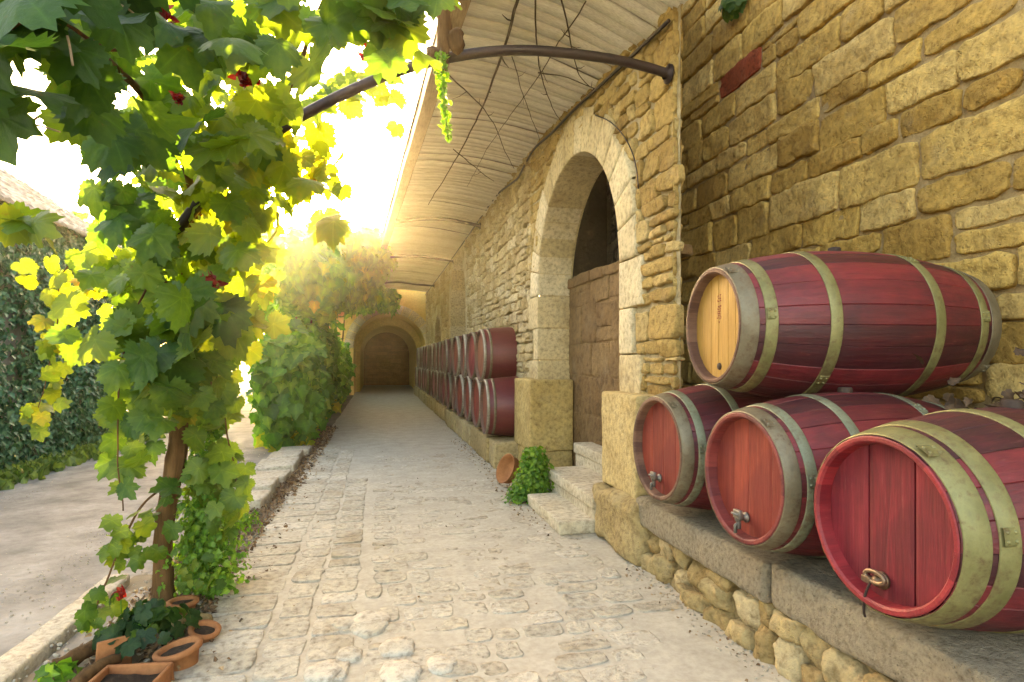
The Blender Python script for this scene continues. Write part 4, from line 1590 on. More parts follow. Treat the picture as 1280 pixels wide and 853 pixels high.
T_PEB = (np.array([[1, 0, 0], [-1, 0, 0], [0, 1, 0], [0, -1, 0], [0, 0, .7], [0, 0, -.7], [.7, .7, .2], [-.6, .7, -.2], [.6, -.7, .1], [-.7, -.6, .2]]) * 0.5,
         [(0, 6, 4), (6, 2, 4), (2, 7, 4), (7, 1, 4), (1, 9, 4), (9, 3, 4), (3, 8, 4), (8, 0, 4), (6, 0, 5), (2, 6, 5), (7, 2, 5), (1, 7, 5), (9, 1, 5), (3, 9, 5), (8, 3, 5), (0, 8, 5)], np.zeros(10))
lv = Leaves()
for (n, x0, x1, y0, y1, z, s0, s1) in ((1500, -1.34, -0.8, 2.2, 6.5, -0.005, 0.008, 0.028), (900, -2.1, -1.45, 2.4, 9, -0.03, 0.004, 0.014), (700, -3.7, -2.1, 3, 10, -0.03, 0.004, 0.014), (420, 1.38, 1.54, 1.0, 3.3, 0.000, 0.006, 0.018), (260, 1.1, 1.26, 5.8, 12, 0.002, 0.008, 0.02), (250, -0.7, 1.3, 1.4, 6, 0.004, 0.003, 0.008)):
    p = np.stack([x0 + (x1 - x0) * np.clip(RNG.normal(.5, .3, n), 0, 1), RNG.uniform(y0, y1, n), np.full(n, z)], 1)
    lv.add(T_PEB, p, np.tile([0, 0, 1.0], (n, 1)) + RNG.normal(0, .3, (n, 3)), RNG.normal(size=(n, 3)), RNG.uniform(s0, s1, n), RNG.uniform(0.1, 0.9, n), 0.0)
tag(lv.build('gravel', M['kerb']), 'loose gravel and chips scattered along the verge and road', 'gravel', kind='stuff')


# ------------------------------------------------------------------ tunnel at the end
def build_tunnel():
    t = empty('tunnel_arch', (0.43, YEND, 0), 0, 'vaulted passage, golden glow put into its plaster colour, closing the far end of the lane', 'tunnel')
    off = np.array([0.43, YEND, 0])
    xc, r, zs_ = 0.42, 1.22, 1.6
    # front wall with an arched hole
    mb = MB()
    a = np.linspace(0, math.pi, 25)
    inner = [(xc - r, 0)] + [(xc - r * math.cos(q), zs_ + r * math.sin(q)) for q in a] + [(xc + r, 0)]
    x0, x1, zt = -1.9, 2.3, 4.2
    n = len(inner)
    outer = []
    for (x, z) in inner:
        dx, dz = x - xc, max(z - zs_, 0)
        if z <= zs_ and abs(dx) >= r - 1e-6:
            outer.append((x0 if dx < 0 else x1, z))
        else:
            L = max(abs(dx) / ((xc - x0) if dx < 0 else (x1 - xc)), dz / (zt - zs_), 1e-6)
            outer.append((xc + dx / L, zs_ + dz / L))
    V = [(x, YEND, z) for x, z in inner] + [(x, YEND, z) for x, z in outer]
    fs = [(i, i + 1, n + i + 1, n + i) for i in range(n - 1)]
    mb.add(np.array(V) - off, fs, 0.5)
    # front thickness ring (projecting voussoir band) and vault
    def vault(y0, y1, rr, zspr, tone, steps=6):
        st_ = [(xc - rr, 0)] + [(xc - rr * math.cos(q), zspr + rr * math.sin(q)) for q in a] + [(xc + rr, 0)]
        V = []
        for yy in np.linspace(y0, y1, steps):
            for (x, z) in st_:
                V.append((x, yy, z))
        mb.add(np.array(V) - off, [f[::-1] for f in grid_faces(len(st_), steps)], tone)
        return st_
    vault(YEND, YEND + 2.2, r, zs_, 0.7)
    r2, zs2 = 1.06, 1.45
    s1 = [(xc - r, 0)] + [(xc - r * math.cos(q), zs_ + r * math.sin(q)) for q in a] + [(xc + r, 0)]
    s2 = [(xc - r2, 0)] + [(xc - r2 * math.cos(q), zs2 + r2 * math.sin(q)) for q in a] + [(xc + r2, 0)]
    V = [(x, YEND + 2.2, z) for x, z in s1] + [(x, YEND + 2.2, z) for x, z in s2]
    m_ = len(s1)
    mb.add(np.array(V) - off, [(i, m_ + i, m_ + i + 1, i + 1)[::-1] for i in range(m_ - 1)], 0.8)
    vault(YEND + 2.2, YEND + 8.2, r2, zs2, 0.6)
    mb.build('vault', M['vault'], t, smooth=False)
    # moulded ring
    mb = MB()
    for i in range(15):
        t0, t1 = math.pi * i / 15 + 0.006, math.pi * (i + 1) / 15 - 0.006
        tt = np.linspace(t0, t1, 4)
        V = []
        for (q, dy) in ((r - 0.005, 0.1), (r - 0.005, -0.04), (r + 0.3, -0.04), (r + 0.3, 0.02)):
            for th in tt:
                V.append((xc - q * math.cos(th), YEND + dy, zs_ + q * math.sin(th)))
        mb.add(np.array(V) - off, grid_faces(4, 4), random.uniform(0.2, 0.8))
    mb.build('arch_ring', M['dressed'], t)
    mb = MB()
    fe = (np.array([0, YEND + 8.1, 0]) - off, np.array([1.0, 0, 0]), np.array([0, 0, 1.0]), np.array([0, -1.0, 0]))
    mb.add(np.array([[xc - 1.2, YEND + 8.12, -.1], [xc + 1.2, YEND + 8.12, -.1], [xc + 1.2, YEND + 8.12, 2.6], [xc - 1.2, YEND + 8.12, 2.6]]) - off, [(0, 1, 2, 3)], 0.2)
    for (u0, u1, v0, v1) in courses(xc - 1.15, xc + 1.15, -0.05, 2.6, 0.12, 0.2, 0.25, 0.5, 0.1, random.Random(6)):
        stone_cell(mb, fe, u0 + .006, u1 - .006, v0 + .006, v1 - .006, random.uniform(0.2, 0.8), 0.015, 0.1, 0.01, u0)
    mb.build('end_wall', M['end_brick'], t, smooth=False)
    # block over the vault
    mb = MB()
    V = np.array([[x0, YEND + 0.01, 3.3], [x1, YEND + 0.01, 3.3], [x1, YEND + 8.3, 3.3], [x0, YEND + 8.3, 3.3], [x0, YEND + .01, 0], [x0, YEND + 8.3, 0], [x1, YEND + 8.3, 0], [x1, YEND + .01, 0]]) - off
    mb.add(V, [(0, 1, 2, 3), (0, 3, 5, 4), (3, 2, 6, 5), (1, 7, 6, 2)], 0.5)
    mb.build('outer_walls', M['house_wall'], t, smooth=False)


build_tunnel()


# ------------------------------------------------------------------ creeper hedge
def ell_points(n, c, rad, shell=0.55):
    d = rand_dirs(n)
    rr = (shell + (1 - shell) * RNG.uniform(0, 1, n)) ** 1.0
    return np.array(c) + d * rr[:, None] * np.array(rad), d


def build_creeper():
    root = empty('creeper', (-1.2, 9.5, 0), 0, 'thick leafy creeper mass with broad leaves between lane and road', 'climbing plant')
    off = np.array([-1.2, 9.5, 0])
    lv = Leaves()
    blobs = []
    y = 8.75
    while y < 20.5:
        grow = min(1.0, (y - 8.6) / 5.0)
        h = (1.55 + 1.5 * grow if y < 13.5 else 1.7) + random.uniform(-.2, .2)
        blobs.append(((-1.28 + random.uniform(-.08, .08) - 0.0 * grow, y, h * 0.5), (0.42 + random.uniform(0, .1), 0.6, h * 0.56), int(330 + 220 * (1 - grow)), 0))
        y += 0.62
    for k in range(17):
        f = k / 16
        y = 9.6 + f * 7.0
        blobs.append(((-1.25 + 0.45 * f + random.uniform(-.25, .25), y, 2.5 + 0.8 * f + random.uniform(-.2, .25)), (0.6, 0.75, 0.55), 230, 1))
    for k in range(9):
        f = k / 8
        y = 13.0 + f * 3.0
        blobs.append(((-0.55 + 0.2 * f + random.uniform(-.15, .15), y, 3.1 + random.uniform(-.25, .35)), (0.45, 0.7, 0.42), 110, 1))
    for k in range(9):
        f = k / 8
        blobs.append(((-0.75 + 0.75 * f + random.uniform(-.1, .1), 12.6 + random.uniform(-1.2, 1.2) + f * 1.5, 3.05 + 0.45 * f + random.uniform(-.2, .2)), (0.4, 0.7, 0.42), 130, 1))
    for k in range(10):
        f = k / 9
        blobs.append(((-0.95 + 0.85 * f + random.uniform(-.1, .1), 11.0 + 2.2 * f + random.uniform(-.4, .4), 3.0 + 0.45 * f + random.uniform(-.25, .25)), (0.38, 0.55, 0.42), 150, 1))
    for k in range(8):
        blobs.append(((-1.5 + 0.27 * k, 20.35 + random.uniform(-.1, .1), 3.25 + random.uniform(-.2, .35)), (0.35, 0.35, 0.48), 200, 1))
    for (c, rad, n, up_) in blobs:
        p, d = ell_points(n, c, rad, 0.6)
        p[:, 2] = np.maximum(p[:, 2], 0.03)
        nn = d * 0.8 + np.array([0.2, -0.5, 0.45]) + RNG.normal(0, 0.35, (n, 3))
        tip = np.tile([0, 0, -1.0], (n, 1)) + RNG.normal(0, 0.45, (n, 3))
        tone = RNG.normal(0.38 if not up_ else 0.55, 0.13, n)  # upper blobs yellower: sunlit tops put into the leaf colour
        low = p[:, 2] < 0.4
        tone = np.where(low & (RNG.uniform(0, 1, n) < 0.25), 0.93, tone)
        lv.add(T_LOB, p - off, nn, tip, RNG.uniform(0.13, 0.24, n), np.clip(tone, 0, 1), 0.4)
    lv.build('foliage', M['hedge_leaf'], root)
    mb = MB()
    for k in range(14):
        y = 8.7 + k * 0.85
        h = 1.6 + min(1.6, k * 0.25)
        x = -1.28 + random.uniform(-.15, .15)
        mb.add(*[q if i else q - off for i, q in enumerate(tube(spline([(x, y, 0), (x + random.uniform(-.1, .1), y + random.uniform(-.1, .1), h * 0.5), (x + random.uniform(-.1, .3), y, h)], 10), np.linspace(0.035, 0.015, 10), 7))], 0.4)
    mb.build('stems', M['bark'], root)


build_creeper()


# ------------------------------------------------------------------ the vine
def build_vine():
    base = at(207, 757, 2.94)
    base[2] = -0.02
    root = empty('grape_vine', base, 0, 'big grape vine with twisted brown trunk and broad backlit leaves', 'vine')
    off = np.array(base)
    tr = [at(206, 760, 2.94), at(203, 700, 2.93), at(208, 640, 2.92), at(220, 580, 2.92), at(226, 520, 2.95), at(236, 440, 3.0), at(238, 370, 3.02), at(228, 300, 3.0), at(250, 260, 2.98)]
    tr[0][2] = -0.03
    S = spline(tr, 60)
    rad = np.interp(np.linspace(0, 1, 60), [0, 0.05, 0.25, 0.42, 0.5, 1], [0.062, 0.050, 0.046, 0.042, 0.030, 0.020])
    mb = MB()
    sides = 18
    V, fs = tube(S, rad, sides)
    # twisted, fluted bark
    idx = np.repeat(np.arange(60), sides)
    ang = np.tile(np.linspace(0, 2 * np.pi, sides, endpoint=False), 60)
    c = S[idx]
    d = V - c
    f = 1 + 0.20 * np.sin(2 * ang + idx * 0.10) + 0.16 * np.sin(5 * ang + idx * 0.16 + 1) + 0.26 * fbm(V, 14, 4)
    V = c + d * f[:, None]
    mb.add(V - off, fs, 0.5)
    mb.build('trunk', M['bark'], root)
    # branches
    mb = MB()
    br = [([(236, 430, 3.0), (205, 345, 2.9), (188, 315, 2.8), (150, 300, 2.7)], 0.016), ([(230, 300, 3.0), (243, 268, 2.95), (300, 200, 2.95), (345, 168, 2.96)], 0.02),
          ([(245, 270, 2.98), (220, 180, 2.6), (150, 90, 2.1), (60, 20, 1.6), (-40, -60, 1.3)], 0.018),
          ([(345, 168, 2.96), (380, 60, 2.7), (420, -40, 2.4)], 0.014), ([(130, 40, 1.9), (40, 150, 2.3), (-30, 130, 2.2)], 0.006),
          ([(238, 420, 3.0), (262, 470, 3.0), (288, 560, 3.0), (296, 640, 2.95)], 0.006), ([(215, 600, 2.93), (170, 640, 2.75), (130, 730, 2.6), (110, 790, 2.5)], 0.006),
          ([(140, 300, 2.9), (80, 340, 3.4), (70, 430, 3.5), (45, 520, 3.55)], 0.005), ([(200, 330, 2.9), (160, 420, 2.8), (150, 520, 2.7), (150, 640, 2.7)], 0.006),
          ([(-20, 60, 1.2), (60, 20, 1.2), (140, 60, 1.5), (200, 20, 1.8)], 0.006)]
    for pts, r in br:
        W = spline([at(*p) for p in pts], 30)
        W += 0.02 * np.stack([fbm(W + 3, 4, 3), fbm(W + 33, 4, 3), fbm(W + 63, 4, 3)], 1)
        V, fs = tube(W, np.linspace(r, r * 0.5, 30), 8)
        mb.add(V - off, fs, 0.4)
    mb.build('branches', M['bark'], root)
    # gnarled old stem hanging at the canopy corner
    lv = Leaves()
    # (px, py, Z, rx, ry, rz, n, size lo, hi, tone mean)
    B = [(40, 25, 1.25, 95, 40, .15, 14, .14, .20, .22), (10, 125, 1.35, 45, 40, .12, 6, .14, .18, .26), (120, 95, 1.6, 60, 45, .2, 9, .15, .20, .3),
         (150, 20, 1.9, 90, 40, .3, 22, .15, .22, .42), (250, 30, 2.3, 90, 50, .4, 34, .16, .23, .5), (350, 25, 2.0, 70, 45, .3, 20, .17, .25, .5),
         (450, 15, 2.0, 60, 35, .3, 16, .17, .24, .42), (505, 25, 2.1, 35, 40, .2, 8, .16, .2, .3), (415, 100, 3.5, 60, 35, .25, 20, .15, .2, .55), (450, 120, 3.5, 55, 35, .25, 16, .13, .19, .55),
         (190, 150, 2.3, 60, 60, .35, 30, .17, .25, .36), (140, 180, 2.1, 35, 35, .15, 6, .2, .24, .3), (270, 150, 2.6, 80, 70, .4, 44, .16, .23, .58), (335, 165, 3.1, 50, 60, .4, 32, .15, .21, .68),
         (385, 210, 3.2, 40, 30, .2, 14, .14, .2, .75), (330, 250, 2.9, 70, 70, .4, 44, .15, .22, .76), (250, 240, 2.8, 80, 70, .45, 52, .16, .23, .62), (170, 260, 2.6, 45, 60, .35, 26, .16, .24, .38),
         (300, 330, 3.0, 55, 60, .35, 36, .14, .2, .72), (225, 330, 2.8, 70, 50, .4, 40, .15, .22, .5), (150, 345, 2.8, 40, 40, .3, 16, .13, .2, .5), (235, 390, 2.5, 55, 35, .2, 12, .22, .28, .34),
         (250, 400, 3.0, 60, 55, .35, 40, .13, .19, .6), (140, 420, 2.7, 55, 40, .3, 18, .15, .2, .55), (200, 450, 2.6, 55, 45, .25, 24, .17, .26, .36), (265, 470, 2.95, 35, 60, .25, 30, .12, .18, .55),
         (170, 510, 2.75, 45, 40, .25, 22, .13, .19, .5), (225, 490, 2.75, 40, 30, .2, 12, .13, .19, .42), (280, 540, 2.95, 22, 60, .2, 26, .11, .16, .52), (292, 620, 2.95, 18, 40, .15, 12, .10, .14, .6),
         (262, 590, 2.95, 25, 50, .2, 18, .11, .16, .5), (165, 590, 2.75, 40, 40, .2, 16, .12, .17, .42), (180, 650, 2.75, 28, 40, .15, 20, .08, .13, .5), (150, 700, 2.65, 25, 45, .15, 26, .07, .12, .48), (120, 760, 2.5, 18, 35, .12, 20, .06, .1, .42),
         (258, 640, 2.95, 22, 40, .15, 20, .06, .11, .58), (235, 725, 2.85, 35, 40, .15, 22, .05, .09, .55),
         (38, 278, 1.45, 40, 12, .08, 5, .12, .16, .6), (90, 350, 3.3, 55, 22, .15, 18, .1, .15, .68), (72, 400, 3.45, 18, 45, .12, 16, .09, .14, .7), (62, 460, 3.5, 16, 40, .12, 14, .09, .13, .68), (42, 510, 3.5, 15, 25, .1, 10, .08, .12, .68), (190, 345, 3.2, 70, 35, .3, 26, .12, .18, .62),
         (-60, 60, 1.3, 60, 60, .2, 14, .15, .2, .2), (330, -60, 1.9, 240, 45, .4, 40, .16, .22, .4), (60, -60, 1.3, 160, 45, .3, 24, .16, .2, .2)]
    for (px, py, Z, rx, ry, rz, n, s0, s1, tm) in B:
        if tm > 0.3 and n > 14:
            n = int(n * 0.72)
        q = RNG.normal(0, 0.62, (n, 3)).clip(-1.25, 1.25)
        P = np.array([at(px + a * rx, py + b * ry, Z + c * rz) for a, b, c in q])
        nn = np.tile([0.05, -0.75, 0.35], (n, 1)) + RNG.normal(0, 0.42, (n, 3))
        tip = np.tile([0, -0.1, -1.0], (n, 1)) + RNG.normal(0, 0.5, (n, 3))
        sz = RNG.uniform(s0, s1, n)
        tone = np.clip(RNG.normal(tm, 0.09, n), 0.02, 0.97)  # yellower by the sun, darker top left: glow and shade in leaf colour
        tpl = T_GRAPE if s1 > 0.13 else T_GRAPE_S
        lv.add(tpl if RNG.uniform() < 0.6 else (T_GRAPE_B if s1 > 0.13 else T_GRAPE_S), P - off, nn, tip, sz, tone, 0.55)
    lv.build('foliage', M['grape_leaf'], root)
    # red autumn leaf clusters
    for (px, py, Z, s) in ((208, 30, 1.9, .036), (312, 103, 2.4, .042), (468, 78, 2.6, .05), (268, 355, 2.6, .038), (288, 262, 2.7, .042), (230, 132, 2.1, .02), (338, 175, 2.6, .026)):
        l2 = Leaves()
        n = 60
        d = rand_dirs(n)
        c = at(px, py, Z) + np.array([0, -0.06, 0])
        l2.add(T_OV, c - off + d * s * RNG.uniform(0.2, 1.0, (n, 1)), d + rand_dirs(n) * 0.6, rand_dirs(n), np.full(n, s * 0.7), RNG.uniform(0.0, 0.8, n), 0.9)
        l2.build('red_leaves', M['red_leaf'], root)
    # leaf stalks
    for (a, b) in (((84, 45, 1.25), (91, 82, 1.25)), ((140, 2, 1.4), (175, 24, 1.45)), ((20, 155, 1.5), (75, 165, 1.5)), ((90, 125, 1.6), (130, 130, 1.6))):
        p, q = at(*a), at(*b)
        mb = MB()
        V, fs = tube(spline([p, (p + q) / 2 + np.array([0, 0, 0.006]), q], 8), 0.0025, 6)
        mb.add(V - off, fs, 0.8)
        mb.build('leaf_stalk', M['beam'], root)
    return root


build_vine()

# gnarled stem at canopy corner + hanging tendril
S = spline([at(548, -60, 3.0), at(552, 0, 3.0), at(556, 40, 3.02), at(553, 75, 3.03), at(549, 92, 3.04)], 30)
V, fs = tube(S, np.linspace(0.05, 0.03, 30), 14)
V += 0.022 * np.stack([fbm(V + 3, 16, 4), fbm(V + 33, 16, 4), fbm(V + 63, 16, 4)], 1)
mb = MB()
mb.add(V, fs, 0.4)
P, fs = rough_box((0.09, 0.09, 0.09), 0.04, 0.02, 0.03, 14, 5)
mb.add(P + at(570, 64, 3.0), fs, 0.3)
P, fs = rough_box((0.08, 0.08, 0.08), 0.035, 0.02, 0.03, 14, 9)
mb.add(P + at(541, 78, 3.02), fs, 0.3)
tag(mb.build('vine_stem', M['bark'], weld=True), 'gnarled woody vine stem hanging onto the rod at the canopy edge', 'vine stem')
o = empty('hanging_tendril', at(555, 60, 2.95), 0, 'narrow pale green tendril of tiny leaves hanging below the rod', 'plant')
lv = Leaves()
n = 240
f = RNG.uniform(0, 1, n)
P = np.array([at(551 + 10 * q ** 1.5 + RNG.normal(0, 3.2 * (1.2 - q * .7)), 62 + 112 * q, 2.95 + RNG.normal(0, .015)) for q in f]) - np.array(at(555, 60, 2.95))
lv.add(T_OV, P, RNG.normal(size=(n, 3)) + np.array([0, -.5, .3]), np.tile([0, 0, -1.0], (n, 1)) + RNG.normal(0, .5, (n, 3)), RNG.uniform(0.018, 0.035, n), RNG.uniform(0.5, 0.8, n))
lv.build('foliage', M['bush_leaf'], o)
mb = MB()
V, fs = tube(spline([at(551, 60, 2.95), at(553, 110, 2.95), at(560, 174, 2.95)], 12) - np.array(at(555, 60, 2.95)), 0.003, 6)
mb.add(V, fs, 0.5)
mb.build('stalk', M['twig'], o)


# ------------------------------------------------------------------ small plants, pots
def herb(name, loc, r, h, n, s0, s1, tone, label, mat='bush_leaf', tpl=T_LOB, cat='plant'):
    o = empty(name, loc, 0, label, cat)
    lv = Leaves()
    q = RNG.normal(0, 0.5, (n, 3)).clip(-1, 1)
    hh = np.abs(q[:, 2]) ** 0.8
    wid = (1 - hh * 0.6)
    P = np.stack([q[:, 0] * r * wid, q[:, 1] * r * wid, 0.02 + hh * h], 1)
    lv.add(tpl, P, np.stack([q[:, 0], q[:, 1] - 0.3, np.full(n, 0.9)], 1) + RNG.normal(0, .4, (n, 3)), np.stack([q[:, 0], q[:, 1], np.full(n, -0.2)], 1) + RNG.normal(0, .5, (n, 3)),
           RNG.uniform(s0, s1, n), np.clip(RNG.normal(tone, 0.2, n), 0, 1), 0.4)
    lv.build('foliage', M[mat], o)
    mb = MB()
    for k in range(10):
        a = random.uniform(0, 6.28)
        d = random.uniform(0.2, 0.8) * r
        mb.add(*tube(spline([(0, 0, 0), (d * .4 * math.cos(a), d * .4 * math.sin(a), h * .5), (d * math.cos(a), d * math.sin(a), h * .85)], 8), 0.003, 5), 0.5)
    mb.build('stems', M['bush_leaf'], o)
    return o


herb('herb_clump', (1.33, 5.02, 0.0), 0.2, 0.40, 1500, 0.02, 0.05, 0.65, 'feathery bright green clump growing between the steps and the pedestal')
herb('herb_clump', (1.17, 4.88, 0.0), 0.14, 0.12, 500, 0.015, 0.035, 0.45, 'low spreading green sprigs at the foot of the lowest step')
herb('verge_plant', tuple(on_z(258, 742, 0.0)), 0.20, 0.85, 2600, 0.015, 0.04, 0.6, 'tall fine leaved light green plant beside the vine trunk')
herb('potted_plant', tuple(on_z(185, 812, 0.0) + np.array([0, 0, 0.06])), 0.17, 0.10, 90, 0.06, 0.11, 0.1, 'dark green leafy plant growing out of the terracotta trough', 'grape_leaf', T_GRAPE_S)
herb('leafy_sprout', tuple(on_z(64, 868, -0.04)), 0.06, 0.10, 16, 0.06, 0.09, 0.6, 'bright green sprout at the bottom corner by the road kerb', 'bush_leaf', T_LOB)
herb('weed_tuft', (-1.0, 4.6, -0.02), 0.2, 0.14, 600, 0.012, 0.03, 0.75, 'grey green low weed tuft on the verge before the kerb slabs')


def pot(loc, r0, r1, h, label, tilt=(0, 0, 0), th=0.014, soil=True):
    o = empty('terracotta_pot', loc, 0, label, 'pot', 'terracotta pots round the vine')
    o.rotation_euler = tilt
    mb = MB()
    V, f = lathe([(0.0, 0), (r0 * 0.98, 0), (r0, 0.006), (r0 + (r1 - r0) * 0.8, h * 0.8), (r1 + 0.008, h * 0.82), (r1 + 0.010, h), (r1 - th * 0.6, h + 0.003), (r1 - th, h * 0.95), (r0 - th * 0.5, h * 0.3), (0, h * 0.3)], 36)
    V += 0.003 * np.stack([fbm(V + 3, 9, 3), fbm(V + 33, 9, 3), fbm(V + 63, 9, 3)], 1)
    mb.add(V, f, 0.5)
    mb.build('shell', M['terracotta'], o)
    if soil:
        mb = MB()
        V, f = lathe([(r1 - th, h * 0.86), (r1 * 0.6, h * 0.9), (0.0, h * 0.92)], 24)
        V[:, 2] += 0.012 * fbm(V, 20, 3)
        mb.add(V, f, 0.1)
        mb.build('soil', M['soil'], o)
    return o


pot(on_z(228, 840, -0.03), 0.055, 0.078, 0.10, 'round terracotta pot with curved rim on the lane side of the trough', (0, R(-10), 0))
pot(on_z(252, 806, -0.02), 0.04, 0.055, 0.075, 'small terracotta pot farthest right under the vine', (R(10), R(12), 0))
pot(on_z(228, 775, -0.02), 0.045, 0.06, 0.09, 'dark terracotta pot close behind the vine trunk')
# trough
tl = on_z(162, 884, -0.05)
tg = empty('terracotta_trough', tl, R(-8), 'long terracotta trough at the bottom edge of the scene below the vine', 'planter')
for (sx, sy, px_, py_) in ((0.24, 0.016, 0, -0.07), (0.24, 0.016, 0, 0.07), (0.016, 0.123, -0.112, 0), (0.016, 0.123, 0.112, 0)):
    P, fs = rough_box((sx, sy, 0.12), 0.006, 0.04, 0.003, 8, sx * 9 + py_)
    mb = MB()
    mb.add(P + np.array([px_, py_, 0]), fs, 0.5)
    mb.build('side', M['terracotta'], tg, weld=True)
mb = MB()
P, fs = rough_box((0.205, 0.12, 0.095), 0.01, 0.025, 0.012, 14, 3)
mb.add(P, fs, 0.1)
mb.build('soil', M['soil'], tg, weld=True)
# upright broken tile beside the trough
P, fs = rough_box((0.12, 0.014, 0.14), 0.005, 0.03, 0.004, 9, 4)
mb = MB()
mb.add(P, fs, 0.5)
o = mb.build('broken_tile', M['terracotta'], weld=True)
o.location = on_z(142, 840, -0.03)
o.rotation_euler = (R(8), 0, R(28))
tag(o, 'upright broken terracotta tile standing left of the dark potted plant', 'tile')
# stones and logs around the pots
for i, (px_, py_, s, lab) in enumerate(((252, 785, 0.07, 'rounded brown stone between the small pot and the lane'), (262, 800, 0.05, 'smallest round stone at the edge of the lane paving by the pots'),
                                        (218, 790, 0.08, 'dark stone lodged behind the round pot'), (172, 800, 0.07, 'grey stone under the leaves behind the trough'))):
    P, fs = rough_box((s * 1.3, s, s * 0.9), s * 0.42, 0.015, 0.012, 12, 60 + i)
    mb = MB()
    mb.add(P, fs, 0.3 + 0.15 * i)
    o = mb.build('stone', M['rubble'], weld=True)
    o.location = on_z(px_, py_, -0.02)
    tag(o, lab, 'stone', 'stones among the pots')
for i, (a, b, lab) in enumerate((((70, 835), (165, 800), 'longest dead vine log lying between kerb and pots'), ((95, 860), (150, 825), 'short dead log beside the trough at the bottom edge'), ((110, 812), (185, 790), 'thin dead branch behind the longest log'))):
    p, q = on_z(a[0], a[1], 0.03), on_z(b[0], b[1], 0.04)
    V, fs = tube(spline([p, (p + q) / 2 + np.array([0, 0.02, 0.02]), q], 16), np.linspace(0.036, 0.02, 16) * (1 - 0.2 * i), 10)
    V += 0.012 * np.stack([fbm(V + 3, 16, 3), fbm(V + 33, 16, 3), fbm(V + 63, 16, 3)], 1)
    mb = MB()
    mb.add(V, fs, 0.3)
    tag(mb.build('dead_log', M['bark']), lab, 'log', 'dead wood by the kerb')
fl = empty('red_flower', on_z(150, 790, 0.0), 0, 'single red flower among the pots left of the trunk', 'flower')
l2 = Leaves()
d = rand_dirs(14)
l2.add(T_OV, d * 0.008 + np.array([0, 0, 0.17]), d, d + rand_dirs(14) * .4, np.full(14, 0.032), RNG.uniform(.4, 1, 14), .4)
l2.build('petals', M['red_leaf'], fl)
mb = MB()
mb.add(*tube([(0, 0, 0), (0.006, 0, 0.08), (0, 0, 0.17)], 0.003, 6), 0.5)
mb.build('stalk', M['bush_leaf'], fl)

# leaning terracotta saucer by the steps
o = empty('terracotta_saucer', (1.20, 5.50, 0.015), 0, 'shallow round terracotta pot tipped on its side against the pedestal foot', 'pot')
o.rotation_euler = (R(0), R(-68), R(18))
mb = MB()
V, f = lathe([(0.0, 0), (0.115, 0), (0.125, 0.01), (0.14, 0.085), (0.145, 0.09), (0.138, 0.092), (0.128, 0.085), (0.115, 0.02), (0, 0.02)], 40)
V += np.array([0.14, 0, 0])
mb.add(V, f, 0.6)
mb.build('shell', M['terracotta'], o)

# dry leaves and dark creeper lying behind the nearest cask
o = empty('leaf_heap', (2.3, 1.75, ZL), 0, 'dark withered creeper and dead leaves heaped behind the nearest cask', 'leaves')
lv = Leaves()
n = 900
P = np.stack([RNG.uniform(-0.1, 0.5, n), RNG.normal(-0.02, 0.16, n), 0.33 + np.abs(RNG.normal(0, 0.16, n))], 1)
lv.add(T_LOB, P, RNG.normal(size=(n, 3)) + np.array([-.4, -.2, .4]), RNG.normal(size=(n, 3)) + np.array([0, 0, -.6]), RNG.uniform(0.025, 0.055, n), RNG.uniform(0.0, 0.22, n), 0.8)
lv.build('foliage', M['dry_leaf'], o)
mb = MB()
for k in range(9):
    a = np.array([random.uniform(-.05, .45), random.uniform(-.2, .2), 0.0])
    mb.add(*tube(spline([a, a + np.array([random.uniform(-.1, .1), random.uniform(-.1, .1), 0.3]), a + np.array([random.uniform(-.2, .2), random.uniform(-.2, .2), 0.55])], 10), 0.005, 6), 0.3)
mb.build('stems', M['twig'], o)


